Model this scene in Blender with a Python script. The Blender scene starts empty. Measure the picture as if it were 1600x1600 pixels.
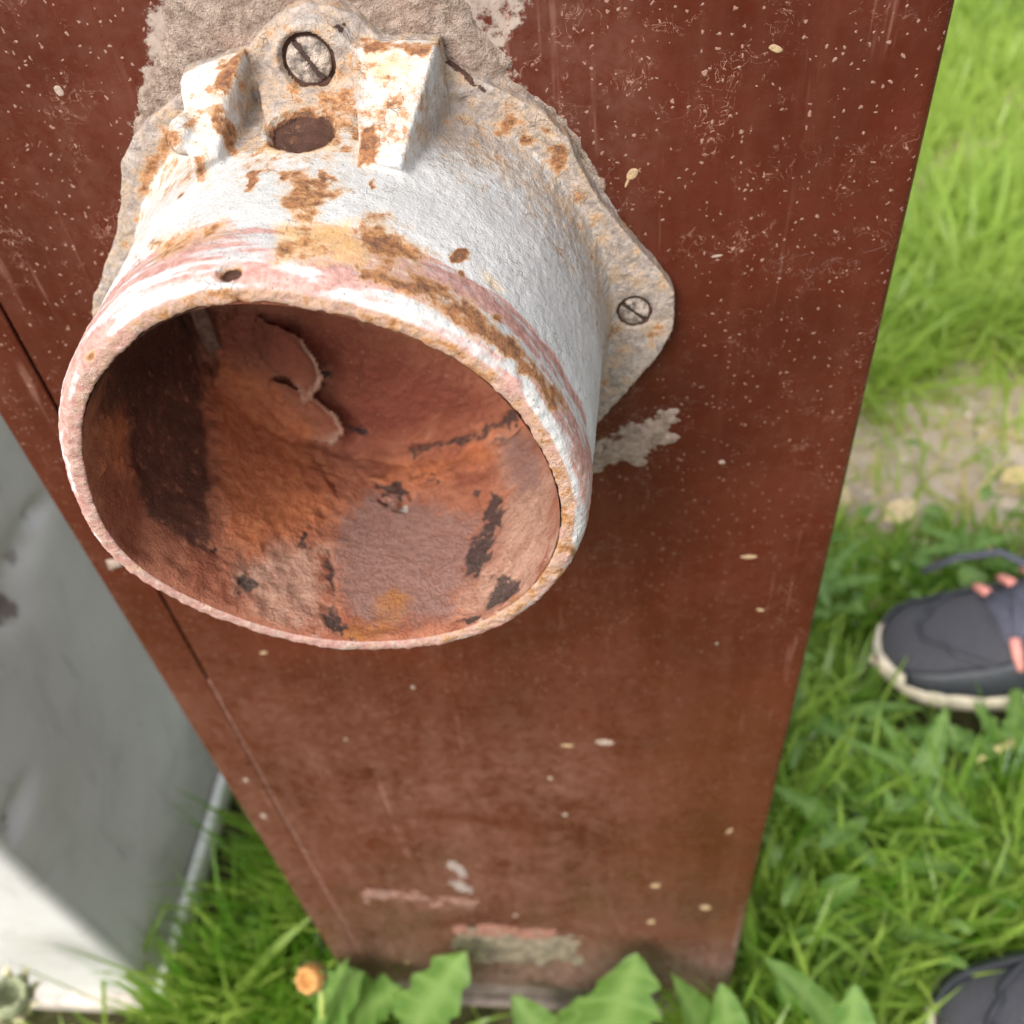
import bpy, bmesh, math, random
import numpy as np
from mathutils import Vector, Matrix
random.seed(7)
rng = np.random.default_rng(11)
S = bpy.context.scene
COL = S.collection
# ------------------------------------------------------------------ camera
F = 1490.7746
ROT = (0.7677828, 0.0861907, 0.0672235)
CAM = np.array([0.0738002, -0.2520193, 0.8659959])
ZC = 0.6969813            # height of the collar's axis
LEN = 0.0872           # how far the collar stands out
cam = bpy.data.objects.new('camera', bpy.data.cameras.new('camera'))
COL.objects.link(cam)
cam.location = CAM
cam.rotation_euler = ROT
cam.data.sensor_width = 36
cam.data.lens = F / 1600 * 36
cam.data.clip_start = 0.01
cam.data.clip_end = 300
cam.data.dof.use_dof = True
cam.data.dof.focus_distance = 0.235
cam.data.dof.aperture_fstop = cam.data.lens / 2.6
S.camera = cam
# ------------------------------------------------------------------ light
W = bpy.data.worlds.new('World')
S.world = W
W.use_nodes = True
wn = W.node_tree
SUN_EL, SUN_AZ = math.radians(44), math.radians(208)   # azimuth clockwise from +y
sky = wn.nodes.new('ShaderNodeTexSky')
sky.sky_type = 'NISHITA'
sky.sun_disc = False
sky.sun_elevation = SUN_EL
sky.sun_rotation = SUN_AZ
sky.dust_density = 3
hs = wn.nodes.new('ShaderNodeHueSaturation')
hs.inputs['Saturation'].default_value = 0.25           # thin bright overcast
wn.links.new(sky.outputs[0], hs.inputs['Color'])
bgn = wn.nodes['Background']
bgn.inputs['Strength'].default_value = 0.15
wn.links.new(hs.outputs[0], bgn.inputs['Color'])
sun = bpy.data.objects.new('sun', bpy.data.lights.new('sun', 'SUN'))
COL.objects.link(sun)
sun.data.energy = 1.3
sun.data.angle = math.radians(28)
sun.data.color = (1.0, 0.96, 0.9)
tosun = Vector((math.sin(SUN_AZ) * math.cos(SUN_EL), math.cos(SUN_AZ) * math.cos(SUN_EL), math.sin(SUN_EL)))
sun.rotation_euler = tosun.to_track_quat('Z', 'Y').to_euler()
sun.location = (-2, -2, 4)
S.view_settings.view_transform = 'Standard'
S.view_settings.look = 'None'
S.view_settings.gamma = 1
S.view_settings.use_curve_mapping = False
S.view_settings.exposure = 1.2
# ------------------------------------------------------------------ maths
def rotm(w):
    cx, sx, cy, sy, cz, sz = np.cos(w[0]), np.sin(w[0]), np.cos(w[1]), np.sin(w[1]), np.cos(w[2]), np.sin(w[2])
    X = np.array([[1, 0, 0], [0, cx, -sx], [0, sx, cx]])
    Y = np.array([[cy, 0, sy], [0, 1, 0], [-sy, 0, cy]])
    Z = np.array([[cz, -sz, 0], [sz, cz, 0], [0, 0, 1]])
    return Z @ Y @ X
RM = rotm(ROT)
def ray(px, py):
    d = RM @ np.array([(px - 800) / F, -(py - 800) / F, -1.0])
    return d / np.linalg.norm(d)
def on_z(px, py, z=0.0):          # photograph point -> place at height z
    d = ray(px, py)
    return CAM + d * (z - CAM[2]) / d[2]
def on_y(px, py, y=0.0):          # photograph point -> place on an upright plane
    d = ray(px, py)
    return CAM + d * (y - CAM[1]) / d[1]
def to_px(P):
    q = (P - CAM) @ RM
    return np.stack([800 + F * q[:, 0] / -q[:, 2], 800 - F * q[:, 1] / -q[:, 2]], 1)
def sstep(a, b, x):
    t = np.clip((x - a) / (b - a), 0, 1)
    return t * t * (3 - 2 * t)
def _hash(i, j, k, seed):
    h = (i * 374761393 + j * 668265263 + k * 2147483647 + seed * 1274126177) & 0xffffffff
    h = ((h ^ (h >> 13)) * 1274126177) & 0xffffffff
    h = (h ^ (h >> 16)) & 0xffffffff
    return h / 4294967295.0
def noise3(P, scale, seed=0):
    Q = P * scale + 1000.0
    I = np.floor(Q).astype(np.int64)
    f = Q - I
    f = f * f * (3 - 2 * f)
    r = 0
    for a in (0, 1):
        wa = f[:, 0] if a else 1 - f[:, 0]
        for b in (0, 1):
            wb = f[:, 1] if b else 1 - f[:, 1]
            for c in (0, 1):
                wc = f[:, 2] if c else 1 - f[:, 2]
                r = r + wa * wb * wc * _hash(I[:, 0] + a, I[:, 1] + b, I[:, 2] + c, seed)
    return r
def fbm(P, scale, octv=4, seed=0):
    r, amp, tot = 0, 1.0, 0
    for o in range(octv):
        r = r + amp * noise3(P, scale * 2 ** o, seed + o)
        tot += amp
        amp *= 0.55
    return r / tot                 # about 0.5 in the middle
def poly_sd(uv, poly):             # signed distance, inside positive
    poly = np.array(poly, float)
    best = np.full(len(uv), 1e9)
    ins = np.zeros(len(uv), bool)
    n = len(poly)
    for i in range(n):
        a, b = poly[i], poly[(i + 1) % n]
        d = b - a
        t = np.clip(((uv - a) @ d) / max(d @ d, 1e-9), 0, 1)
        best = np.minimum(best, np.linalg.norm(uv - a - t[:, None] * d, axis=1))
        if a[1] != b[1]:
            c = ((a[1] > uv[:, 1]) != (b[1] > uv[:, 1])) & (uv[:, 0] < (b[0] - a[0]) * (uv[:, 1] - a[1]) / (b[1] - a[1]) + a[0])
            ins ^= c
    return np.where(ins, best, -best)
def polys(uv, plist, soft):        # soft union of polygons and (x, y, radius) discs
    r = np.zeros(len(uv))
    for p in plist:
        if not hasattr(p[0], '__len__'):
            sd = p[2] - np.hypot(uv[:, 0] - p[0], uv[:, 1] - p[1])
        else:
            sd = poly_sd(uv, p)
        r = np.maximum(r, sstep(-soft, soft, sd))
    return r
def warp(uv, P, a=16, b=8, seed=300):      # ragged edges for stains
    w1 = np.stack([fbm(P, 90, 3, seed), fbm(P, 90, 3, seed + 9)], 1) - .5
    w2 = np.stack([fbm(P, 420, 3, seed + 20), fbm(P, 420, 3, seed + 29)], 1) - .5
    return uv + w1 * 2 * a + w2 * 2 * b
def line_d(uv, pts):
    best = np.full(len(uv), 1e9)
    for a, b in zip(pts[:-1], pts[1:]):
        a, b = np.array(a, float), np.array(b, float)
        d = b - a
        t = np.clip(((uv - a) @ d) / max(d @ d, 1e-9), 0, 1)
        best = np.minimum(best, np.linalg.norm(uv - a - t[:, None] * d, axis=1))
    return best
# ------------------------------------------------------------------ scene helpers
def thing(name, label, cat, loc=(0, 0, 0), rotz=0, group=None):
    o = bpy.data.objects.new(name, None)
    COL.objects.link(o)
    o.empty_display_size = 0.02
    o.location = loc
    o.rotation_euler = (0, 0, rotz)
    tag(o, label, cat, group)
    return o
def tag(o, label=None, cat=None, group=None, kind=None):
    for k, v in (('label', label), ('category', cat), ('group', group), ('kind', kind)):
        if v:
            o[k] = v
    return o
def mesh_np(name, V, Fq, mat, parent=None, smooth=True, attrs=None, origin=None):
    V = np.asarray(V, float)
    if origin is not None:
        V = V - np.asarray(origin)
    Fq = np.asarray(Fq)
    me = bpy.data.meshes.new(name)
    me.vertices.add(len(V))
    me.vertices.foreach_set('co', V.astype(np.float32).ravel())
    n, k = Fq.shape
    me.loops.add(n * k)
    me.loops.foreach_set('vertex_index', Fq.astype(np.int32).ravel())
    me.polygons.add(n)
    me.polygons.foreach_set('loop_start', np.arange(0, n * k, k, dtype=np.int32))
    me.update(calc_edges=True)
    me.polygons.foreach_set('use_smooth', np.full(n, smooth, bool))
    for an, av in (attrs or {}).items():
        a = me.attributes.new(an, 'FLOAT', 'POINT')
        a.data.foreach_set('value', np.asarray(av, np.float32))
    me.materials.append(mat)
    o = bpy.data.objects.new(name, me)
    COL.objects.link(o)
    if parent:
        o.parent = parent
    return o
def mesh_py(name, verts, faces, mat, parent=None, smooth=True):
    me = bpy.data.meshes.new(name)
    me.from_pydata([tuple(v) for v in verts], [], [tuple(f) for f in faces])
    me.update()
    if smooth:
        me.polygons.foreach_set('use_smooth', np.full(len(me.polygons), True))
    me.materials.append(mat)
    o = bpy.data.objects.new(name, me)
    COL.objects.link(o)
    if parent:
        o.parent = parent
    return o
def grid_faces(nu, nv, wrap=False):
    i = np.arange(nu if wrap else nu - 1)
    j = np.arange(nv - 1)
    I, J = np.meshgrid(i, j, indexing='ij')
    I2 = (I + 1) % nu
    return np.stack([I * nv + J, I2 * nv + J, I2 * nv + J + 1, I * nv + J + 1], -1).reshape(-1, 4)
def bevel_box(name, lo, hi, mat, parent=None, bev=0.002, seg=2):
    bm = bmesh.new()
    bmesh.ops.create_cube(bm, size=1)
    lo, hi = Vector(lo), Vector(hi)
    for v in bm.verts:
        v.co = Vector([(lo[i] + hi[i]) / 2 + v.co[i] * (hi[i] - lo[i]) for i in range(3)])
    if bev:
        bmesh.ops.bevel(bm, geom=list(bm.edges), offset=bev, segments=seg, profile=0.5, affect='EDGES')
    me = bpy.data.meshes.new(name)
    bm.to_mesh(me)
    bm.free()
    me.polygons.foreach_set('use_smooth', np.full(len(me.polygons), bev > 0))
    me.materials.append(mat)
    o = bpy.data.objects.new(name, me)
    COL.objects.link(o)
    if parent:
        o.parent = parent
    return o
def tube(pts, rad, seg=8):
    pts = [Vector(p) for p in pts]
    V, Fc = [], []
    n = len(pts)
    for i, p in enumerate(pts):
        t = (pts[min(i + 1, n - 1)] - pts[max(i - 1, 0)]).normalized()
        a = t.orthogonal().normalized() if i == 0 else (a - t * a.dot(t)).normalized()
        b = t.cross(a)
        r = rad[i] if hasattr(rad, '__len__') else rad
        for k in range(seg):
            th = 2 * math.pi * k / seg
            V.append(p + (a * math.cos(th) + b * math.sin(th)) * r)
    for i in range(n - 1):
        for k in range(seg):
            Fc.append((i * seg + k, i * seg + (k + 1) % seg, (i + 1) * seg + (k + 1) % seg, (i + 1) * seg + k))
    Fc.append(tuple(range(seg - 1, -1, -1)))
    Fc.append(tuple((n - 1) * seg + k for k in range(seg)))
    return V, Fc
# ------------------------------------------------------------------ material helpers
class NT:
    def __init__(s, name):
        s.m = bpy.data.materials.new(name)
        s.m.use_nodes = True
        s.t = s.m.node_tree
        s.b = s.t.nodes['Principled BSDF']
        s.co = s.n('ShaderNodeTexCoord').outputs['Object']
    def n(s, typ, **kw):
        x = s.t.nodes.new(typ)
        for k, v in kw.items():
            setattr(x, k, v)
        return x
    def put(s, sock, v):
        if v is None:
            return
        if isinstance(v, bpy.types.NodeSocket):
            s.t.links.new(v, sock)
        else:
            if isinstance(v, tuple) and len(v) == 3 and sock.type == 'RGBA':
                v = v + (1,)
            sock.default_value = v
    def attr(s, name):
        return s.n('ShaderNodeAttribute', attribute_name=name).outputs['Fac']
    def noise(s, scale, det=5, rough=.6, vec=None, dist=0.0, stretch=None):
        x = s.n('ShaderNodeTexNoise')
        v = vec or s.co
        if stretch:
            mp = s.n('ShaderNodeMapping')
            mp.inputs['Scale'].default_value = stretch
            s.put(mp.inputs['Vector'], v)
            v = mp.outputs[0]
        s.put(x.inputs['Vector'], v)
        x.inputs['Scale'].default_value = scale
        x.inputs['Detail'].default_value = det
        x.inputs['Roughness'].default_value = rough
        x.inputs['Distortion'].default_value = dist
        return x.outputs['Fac']
    def voro(s, scale, feature='F1', vec=None, rnd=1.0):
        x = s.n('ShaderNodeTexVoronoi', feature=feature)
        s.put(x.inputs['Vector'], vec or s.co)
        x.inputs['Scale'].default_value = scale
        x.inputs['Randomness'].default_value = rnd
        return x
    def ma(s, op, a, b=None, c=None, clamp=False):
        x = s.n('ShaderNodeMath', operation=op, use_clamp=clamp)
        for i, v in enumerate((a, b, c)):
            s.put(x.inputs[i], v)
        return x.outputs[0]
    def ramp(s, v, lo, hi, a=0.0, b=1.0):
        x = s.n('ShaderNodeMapRange', interpolation_type='SMOOTHSTEP')
        s.put(x.inputs[0], v)
        for i, q in enumerate((lo, hi, a, b)):
            x.inputs[i + 1].default_value = q
        return x.outputs[0]
    def mix(s, f, a, b, mode='MIX'):
        x = s.n('ShaderNodeMix', data_type='RGBA', blend_type=mode)
        s.put(x.inputs[0], f)
        s.put(x.inputs[6], a)
        s.put(x.inputs[7], b)
        return x.outputs[2]
    def bump(s, h, strength=.5, dist=.001, nrm=None):
        x = s.n('ShaderNodeBump')
        s.put(x.inputs['Height'], h)
        x.inputs['Strength'].default_value = strength
        x.inputs['Distance'].default_value = dist
        if nrm:
            s.put(x.inputs['Normal'], nrm)
        return x.outputs[0]
    def out(s, col=None, rough=None, nrm=None, **kw):
        s.put(s.b.inputs['Base Color'], col)
        s.put(s.b.inputs['Roughness'], rough)
        if nrm:
            s.put(s.b.inputs['Normal'], nrm)
        for k, v in kw.items():
            s.put(s.b.inputs[k.replace('_', ' ')], v)
        return s.m
    # attribute mask whose edge is broken up by noise
    def edge(s, attr, nz, amt=.6, lo=.42, hi=.58):
        a = s.attr(attr) if isinstance(attr, str) else attr
        return s.ramp(s.ma('ADD', a, s.ma('MULTIPLY', s.ma('SUBTRACT', nz, .5), amt)), lo, hi)
def plain(name, col, rough=.6, var=.25, scale=40, bump=.3, bd=.001, **kw):
    t = NT(name)
    nz = t.noise(scale)
    c = t.mix(t.ramp(nz, .3, .7), tuple(x * (1 - var) for x in col), tuple(min(1, x * (1 + var)) for x in col))
    return t.out(c, rough, t.bump(t.noise(scale * 6, 3), bump, bd), **kw)

# --- chalky white paint over rusty cast iron
def mat_casting():
    t = NT('painted_cast_iron')
    n1, n2, n3 = t.noise(90, 6, .65), t.noise(420, 5, .65), t.noise(1400, 3, .6)
    nb = t.noise(35, 4)
    white = t.mix(t.ramp(nb, .35, .7), (.43, .422, .41), (.545, .535, .522))
    white = t.mix(t.ma('MULTIPLY', t.ramp(n2, .52, .75), .5), white, (.33, .305, .285))
    n4p = t.noise(260, 5, .7)
    # rosy primer showing near the mouth
    pk = t.edge('pink', n4p, .8, .25, .75)
    pink = t.mix(t.ramp(n2, .35, .65), (.32, .135, .105), (.50, .27, .225))
    c = t.mix(t.ma('MULTIPLY', pk, .9), white, pink)
    # cement dust
    du = t.edge('dust', n2, .9, .2, .62)
    dust = t.mix(t.ramp(n2, .3, .7), (.165, .118, .095), (.38, .31, .265))
    c = t.mix(t.ma('MULTIPLY', du, .88), c, dust)
    # yellow bleed round the rust
    ye = t.edge('yellow', n1, .9, .4, .8)
    c = t.mix(t.ma('MULTIPLY', ye, .62), c, (.66, .40, .13))
    # rust itself
    n4 = t.noise(230, 6, .72)
    rz = t.ma('ADD', t.ma('MULTIPLY', n1, .35), t.ma('MULTIPLY', n4, .65))
    m_ = t.ma('ADD', t.attr('rust'), t.ma('MULTIPLY', t.ma('SUBTRACT', rz, .5), 2.3))
    gate = t.ramp(t.attr('rust'), .02, .12)
    c = t.mix(t.ma('MULTIPLY', t.ma('MULTIPLY', t.ramp(m_, .10, .42), gate), .55), c, t.mix(t.ramp(n2, .4, .65), (.47, .34, .22), (.43, .25, .10)))
    c = t.mix(t.ma('MULTIPLY', t.ma('MULTIPLY', t.ramp(m_, .36, .50), gate), .85), c, t.mix(t.ramp(n2, .4, .65), (.30, .125, .040), (.40, .18, .062)))
    ru = t.ma('MULTIPLY', t.ramp(m_, .52, .66), gate)
    rust = t.mix(t.ramp(n2, .38, .60), (.13, .056, .028), (.29, .125, .052))
    rust = t.mix(t.ma('MULTIPLY', t.ramp(n3, .52, .68), .7), rust, (.21, .115, .082))
    c = t.mix(ru, c, rust)
    grit = t.ma('MULTIPLY', t.ramp(n3, .54, .70), t.ma('ADD', .22, t.ma('MULTIPLY', du, .5)))
    c = t.mix(grit, c, (.145, .110, .090))
    dk = t.edge('dark', n2, .9, .45, .6)
    c = t.mix(dk, c, (.062, .027, .017))
    # hairline cracks and pinholes
    vo = t.voro(330, 'DISTANCE_TO_EDGE')
    cr = t.ma('MULTIPLY', t.ramp(vo.outputs['Distance'], .0, .055, 1, 0), t.ramp(n1, .53, .66))
    pin = t.ma('MULTIPLY', t.ramp(t.voro(700).outputs['Distance'], .12, .22, 1, 0), t.ramp(n2, .5, .62))
    mark = t.ma('MAXIMUM', cr, pin)
    c = t.mix(t.ma('MULTIPLY', mark, .6), c, (.13, .09, .07))
    h = t.ma('ADD', t.ma('MULTIPLY', n2, .7), t.ma('MULTIPLY', n3, .55))
    h = t.ma('SUBTRACT', h, t.ma('MULTIPLY', ru, .45))
    h = t.ma('SUBTRACT', h, t.ma('MULTIPLY', mark, .4))
    h = t.ma('ADD', h, t.ma('MULTIPLY', t.ma('MULTIPLY', du, n2), 1.2))
    rg = t.mix(ru, (.62,) * 3, (.9,) * 3)
    return t.out(c, rg, t.bump(h, .6, .0009), Specular_IOR_Level=.3)
# --- rusty inside of the collar
def mat_inner():
    t = NT('rusty_inner_iron')
    n1, n2, n3, nb = t.noise(70, 6, .65), t.noise(300, 6, .7), t.noise(1100, 4, .7), t.noise(28, 5, .6, dist=.6)
    c = t.mix(t.ramp(n1, .32, .68), (.30, .092, .050), (.49, .195, .112))
    c = t.mix(t.edge('orange', n1, 1.1, .2, .85), c, t.mix(t.ramp(n2, .3, .7), (.44, .115, .045), (.66, .25, .11)))
    c = t.mix(t.edge('red', n1, 1.0, .2, .85), c, t.mix(t.ramp(n2, .3, .7), (.17, .040, .024), (.33, .098, .060)))
    c = t.mix(t.edge('tan', n1, 1.1, .22, .80), c, t.mix(t.ramp(n2, .3, .7), (.40, .20, .135), (.60, .36, .26)))
    c = t.mix(t.edge('mauve', n2, .8, .22, .78), c, t.mix(t.ramp(n2, .3, .7), (.25, .125, .098), (.38, .215, .175)))
    c = t.mix(t.ma('MULTIPLY', t.edge('amber', n1, 1.0, .2, .85), .85), c, (.45, .17, .030))
    c = t.mix(t.ma('MULTIPLY', t.edge('left_dark', n2, 1.0, .02, .85), .88), c, t.mix(t.ramp(n2, .4, .7), (.026, .013, .011), (.085, .036, .025)))
    c = t.mix(t.ma('MULTIPLY', t.edge('char_shade', n2, 1.1, .30, .66), .88), c, t.mix(t.ramp(n3, .4, .7), (.028, .022, .022), (.095, .070, .066)))
    c = t.mix(t.ma('MULTIPLY', t.ramp(n2, .56, .74), .55), c, (.085, .030, .020))
    c = t.mix(t.ma('MULTIPLY', t.ramp(n2, .30, .42, 1, 0), .45), c, (.56, .27, .17))
    c = t.mix(t.edge('pale', n2, .8, .4, .6), c, (.62, .55, .48))
    sp = t.ma('MULTIPLY', t.ramp(t.voro(520).outputs['Distance'], .10, .2, 1, 0), t.ramp(n2, .56, .66))
    c = t.mix(t.ma('MULTIPLY', sp, .7), c, (.60, .42, .32))
    c = t.mix(t.ma('MULTIPLY', t.ramp(n3, .62, .78), .5), c, (.06, .022, .014))
    h = t.ma('ADD', n2, t.ma('MULTIPLY', n3, .7))
    return t.out(c, .82, t.bump(h, 1.0, .0019), Specular_IOR_Level=.25)
# --- glossy dark red brown enamel with dust, specks and scuffs
def mat_enamel():
    t = NT('red_brown_enamel')
    n1, n2, n3 = t.noise(14, 5, .6), t.noise(180, 6, .7), t.noise(9, 4)
    st = t.noise(60, 5, .65, stretch=(1, 1, .07))
    c = t.mix(t.ramp(n1, .3, .7), (.049, .0090, .0043), (.075, .0140, .0065))
    c = t.mix(t.ma('MULTIPLY', t.ramp(st, .45, .75), .4), c, (.10, .030, .018))
    du = t.attr('dust')
    nm = t.noise(42, 5, .7, dist=1.2)
    dg_ = t.noise(34, 5, .7, stretch=(1, 1, .16), dist=.5)
    dsum = t.ma('ADD', t.ma('ADD', t.ma('MULTIPLY', n2, .35), t.ma('MULTIPLY', nm, .35)), t.ma('MULTIPLY', dg_, .30))
    dm = t.ma('MULTIPLY', du, t.ramp(dsum, .37, .63))
    c = t.mix(t.ma('MULTIPLY', dm, .56), c, (.20, .100, .070))
    c = t.mix(t.ma('MULTIPLY', t.ramp(t.noise(70, 6, .75, stretch=(1, 1, .35)), .52, .78), .28), c, (.045, .010, .006))
    gr = t.ma('MULTIPLY', t.attr('grey'), t.ramp(n2, .25, .8))
    c = t.mix(t.ma('MULTIPLY', gr, .7), c, (.24, .20, .18))
    ce = t.edge('cement', n2, 1.3, .45, .6)
    c = t.mix(t.ma('MULTIPLY', ce, .9), c, t.mix(t.ramp(n2, .3, .7), (.19, .14, .112), (.36, .29, .24)))
    # fly specks, two sizes, and squiggly fibres
    wv_ = t.n('ShaderNodeTexNoise')
    t.put(wv_.inputs['Vector'], t.co)
    wv_.inputs['Scale'].default_value = 420
    vm = t.n('ShaderNodeVectorMath', operation='MULTIPLY_ADD')
    t.put(vm.inputs[0], wv_.outputs['Color'])
    vm.inputs[1].default_value = (.0028, .0028, .0028)
    t.put(vm.inputs[2], t.co)
    def specks(scale, lo, hi, keep):
        v = t.voro(scale, vec=vm.outputs[0])
        w = t.n('ShaderNodeSeparateColor')
        t.put(w.inputs[0], v.outputs['Color'])
        k = t.ramp(w.outputs[0], keep, keep + .02)
        sz = t.ma('MULTIPLY', w.outputs[1], 1)
        d = t.ma('DIVIDE', v.outputs['Distance'], t.ma('ADD', t.ma('MULTIPLY', sz, .8), .35))
        return t.ma('MULTIPLY', t.ramp(d, lo, hi, 1, 0), k)
    s1 = t.ma('MULTIPLY', specks(150, .13, .2, .72), .75)
    s2 = t.ma('MULTIPLY', specks(480, .16, .28, .62), .75)
    s3 = t.ma('MULTIPLY', specks(60, .035, .06, .84), .8)
    fib = t.noise(60, 3, .6, dist=2.2)
    fb = t.ma('MULTIPLY', t.ramp(t.ma('ABSOLUTE', t.ma('SUBTRACT', fib, .5)), .0, .008, 1, 0), t.ramp(t.noise(22, 3), .56, .68))
    dotm = t.attr('speck')
    sm = t.ma('MULTIPLY', t.ma('MAXIMUM', t.ma('MAXIMUM', s1, s2), t.ma('MAXIMUM', s3, t.ma('MULTIPLY', fb, .6))), dotm)
    c = t.mix(t.ma('MULTIPLY', sm, .72), c, (.34, .20, .15))
    rg = t.ma('ADD', t.ma('MULTIPLY', t.ma('MAXIMUM', dm, t.ma('MAXIMUM', ce, gr)), .4), t.ramp(n1, .3, .7, .17, .28), clamp=True)
    rg = t.ma('ADD', rg, t.ma('MULTIPLY', t.ramp(n2, .4, .8), .1))
    fib2 = t.noise(190, 3, .6, dist=1.6)
    fb2 = t.ma('MULTIPLY', t.ramp(t.ma('ABSOLUTE', t.ma('SUBTRACT', fib2, .5)), .0, .016, 1, 0), t.ma('MULTIPLY', t.ramp(t.noise(75, 4, .7), .50, .62), t.ramp(t.noise(16, 3), .38, .6)))
    c = t.mix(t.ma('MULTIPLY', t.ma('MULTIPLY', fb2, dotm), .6), c, (.38, .22, .165))
    sc = t.noise(95, 4, .7, stretch=(1, 1, .05))
    c = t.mix(t.ma('MULTIPLY', t.ma('MULTIPLY', t.ramp(sc, .60, .68), t.ramp(t.noise(20, 3), .42, .62)), .38), c, (.26, .13, .10))
    h = t.ma('ADD', t.ma('MULTIPLY', sm, 1.0), t.ma('ADD', t.ma('MULTIPLY', n2, .12), t.ma('MULTIPLY', ce, n2)))
    return t.out(c, rg, t.bump(h, .5, .0005), Specular_IOR_Level=.3)
def mat_mortar():
    t = NT('grey_brown_mortar')
    n1, n2, n3 = t.noise(60, 5), t.noise(380, 6, .7), t.noise(1500, 3)
    c = t.mix(t.ramp(n2, .3, .7), (.19, .132, .102), (.41, .32, .26))
    c = t.mix(t.ma('MULTIPLY', t.ramp(n1, .5, .7), .5), c, (.40, .25, .19))
    c = t.mix(t.ma('MULTIPLY', t.ramp(n3, .62, .72), .7), c, (.14, .09, .07))
    h = t.ma('ADD', n2, t.ma('MULTIPLY', n3, .6))
    return t.out(c, .95, t.bump(h, 1, .0016), Specular_IOR_Level=.1)
def mat_cabinet():
    t = NT('dirty_white_enamel')
    n1, n2 = t.noise(5, 5, .6), t.noise(120, 5, .65)
    c = t.mix(t.ramp(n1, .3, .7), (.45, .435, .42), (.53, .515, .50))
    c = t.mix(t.ma('MULTIPLY', t.ramp(t.noise(14, 6, .72, dist=.8), .46, .74), .55), c, (.31, .29, .275))
    c = t.mix(t.ma('MULTIPLY', t.ramp(t.noise(30, 5, .7, stretch=(1, 1.6, .3)), .58, .72), .5), c, (.25, .235, .225))
    c = t.mix(t.ma('MULTIPLY', t.ramp(t.noise(24, 6, .7, dist=.6), .56, .76), .35), c, (.58, .57, .56))
    sp = t.ramp(t.voro(70).outputs['Distance'], .05, .09, 1, 0)
    c = t.mix(t.ma('MULTIPLY', t.ma('MULTIPLY', sp, t.ramp(n1, .5, .6)), .6), c, (.8, .8, .8))
    c = t.mix(t.edge('dent_marks', n2, 1.2, .4, .7), c, (.16, .13, .125))
    return t.out(c, .42, t.bump(n2, .2, .0006))
def mat_leaf(name, dark, light, trans=.45, rough=.45, attr='tint'):
    t = NT(name)
    a = t.attr(attr)
    nz = t.noise(90, 5, .7)
    f = t.ma('ADD', t.ma('MULTIPLY', a, .8), t.ma('MULTIPLY', t.ma('SUBTRACT', nz, .5), .5), clamp=True)
    c = t.mix(f, dark, light)
    t.put(t.b.inputs['Base Color'], c)
    t.b.inputs['Roughness'].default_value = rough
    t.b.inputs['Specular IOR Level'].default_value = .35
    tr = t.n('ShaderNodeBsdfTranslucent')
    t.put(tr.inputs['Color'], t.mix(.5, c, tuple(min(1, x * 2.2) for x in light)))
    mx = t.n('ShaderNodeMixShader')
    mx.inputs[0].default_value = trans
    t.t.links.new(t.b.outputs[0], mx.inputs[1])
    t.t.links.new(tr.outputs[0], mx.inputs[2])
    t.t.links.new(mx.outputs[0], t.t.nodes['Material Output'].inputs['Surface'])
    return t.m
M_CAST, M_INNER, M_ENAMEL, M_MORTAR, M_CAB = mat_casting(), mat_inner(), mat_enamel(), mat_mortar(), mat_cabinet()
M_GRASS = mat_leaf('grass_blades', (.036, .135, .004), (.375, .49, .10), .52, .30)
M_LEAF = mat_leaf('weed_leaves', (.050, .135, .016), (.225, .335, .095), .40, .40)
M_DRYLEAF = mat_leaf('dry_grass', (.36, .27, .11), (.58, .50, .24), .25, .7)
M_PETAL = plain('faded_petals', (.50, .24, .07), .8, .4, 300)
M_BRACT = plain('green_bracts', (.16, .20, .06), .6, .4, 200)
M_STALK = plain('yellow_green_stalk', (.26, .31, .07), .5, .25, 150)
M_FILL = plain('dusty_seam_filler', (.16, .075, .052), .9, .4, 120)
M_PLINTH = plain('grey_plinth_metal', (.17, .13, .115), .6, .35, 60)
M_CASING = plain('brown_casing_steel', (.09, .022, .013), .4, .2, 30)
M_SEED = plain('pale_husk', (.33, .225, .125), .8, .3, 400)
M_LIME = plain('pale_lime_fleck', (.29, .215, .17), .9, .25, 400)
M_CHIP = plain('bare_grey_chip', (.165, .130, .088), .9, .55, 120, .9, .002)
M_SCRAPE = plain('pinkish_scrape', (.185, .095, .068), .9, .4, 200)
M_CHIPRED = plain('flaking_red_lead', (.215, .092, .064), .85, .35, 200, .8)
M_RAIL = plain('white_rail_paint', (.86, .86, .85), .35, .05, 60)
M_SCREW = plain('rusty_screw_steel', (.33, .265, .22), .7, .75, 420, 1, .0006)
M_SLOT = plain('dark_rust_grime', (.045, .024, .017), .9, .4, 600)
M_SOLE = plain('cream_sole_foam', (.56, .49, .385), .75, .15, 60)
M_KNIT = plain('dark_grey_knit', (.052, .051, .060), .85, .3, 500, .8, .0012)
M_OVERLAY = plain('grey_black_overlay', (.026, .028, .034), .45, .25, 200)
M_CORAL = plain('coral_cord', (.60, .235, .195), .7, .15, 200)
M_LACE = plain('dark_lace', (.060, .060, .085), .8, .3, 400)
M_BRASS = plain('dry_tan_leaf', (.52, .40, .24), .8, .3, 120)
M_STONE = plain('pale_pebble', (.48, .40, .33), .9, .3, 90)
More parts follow.
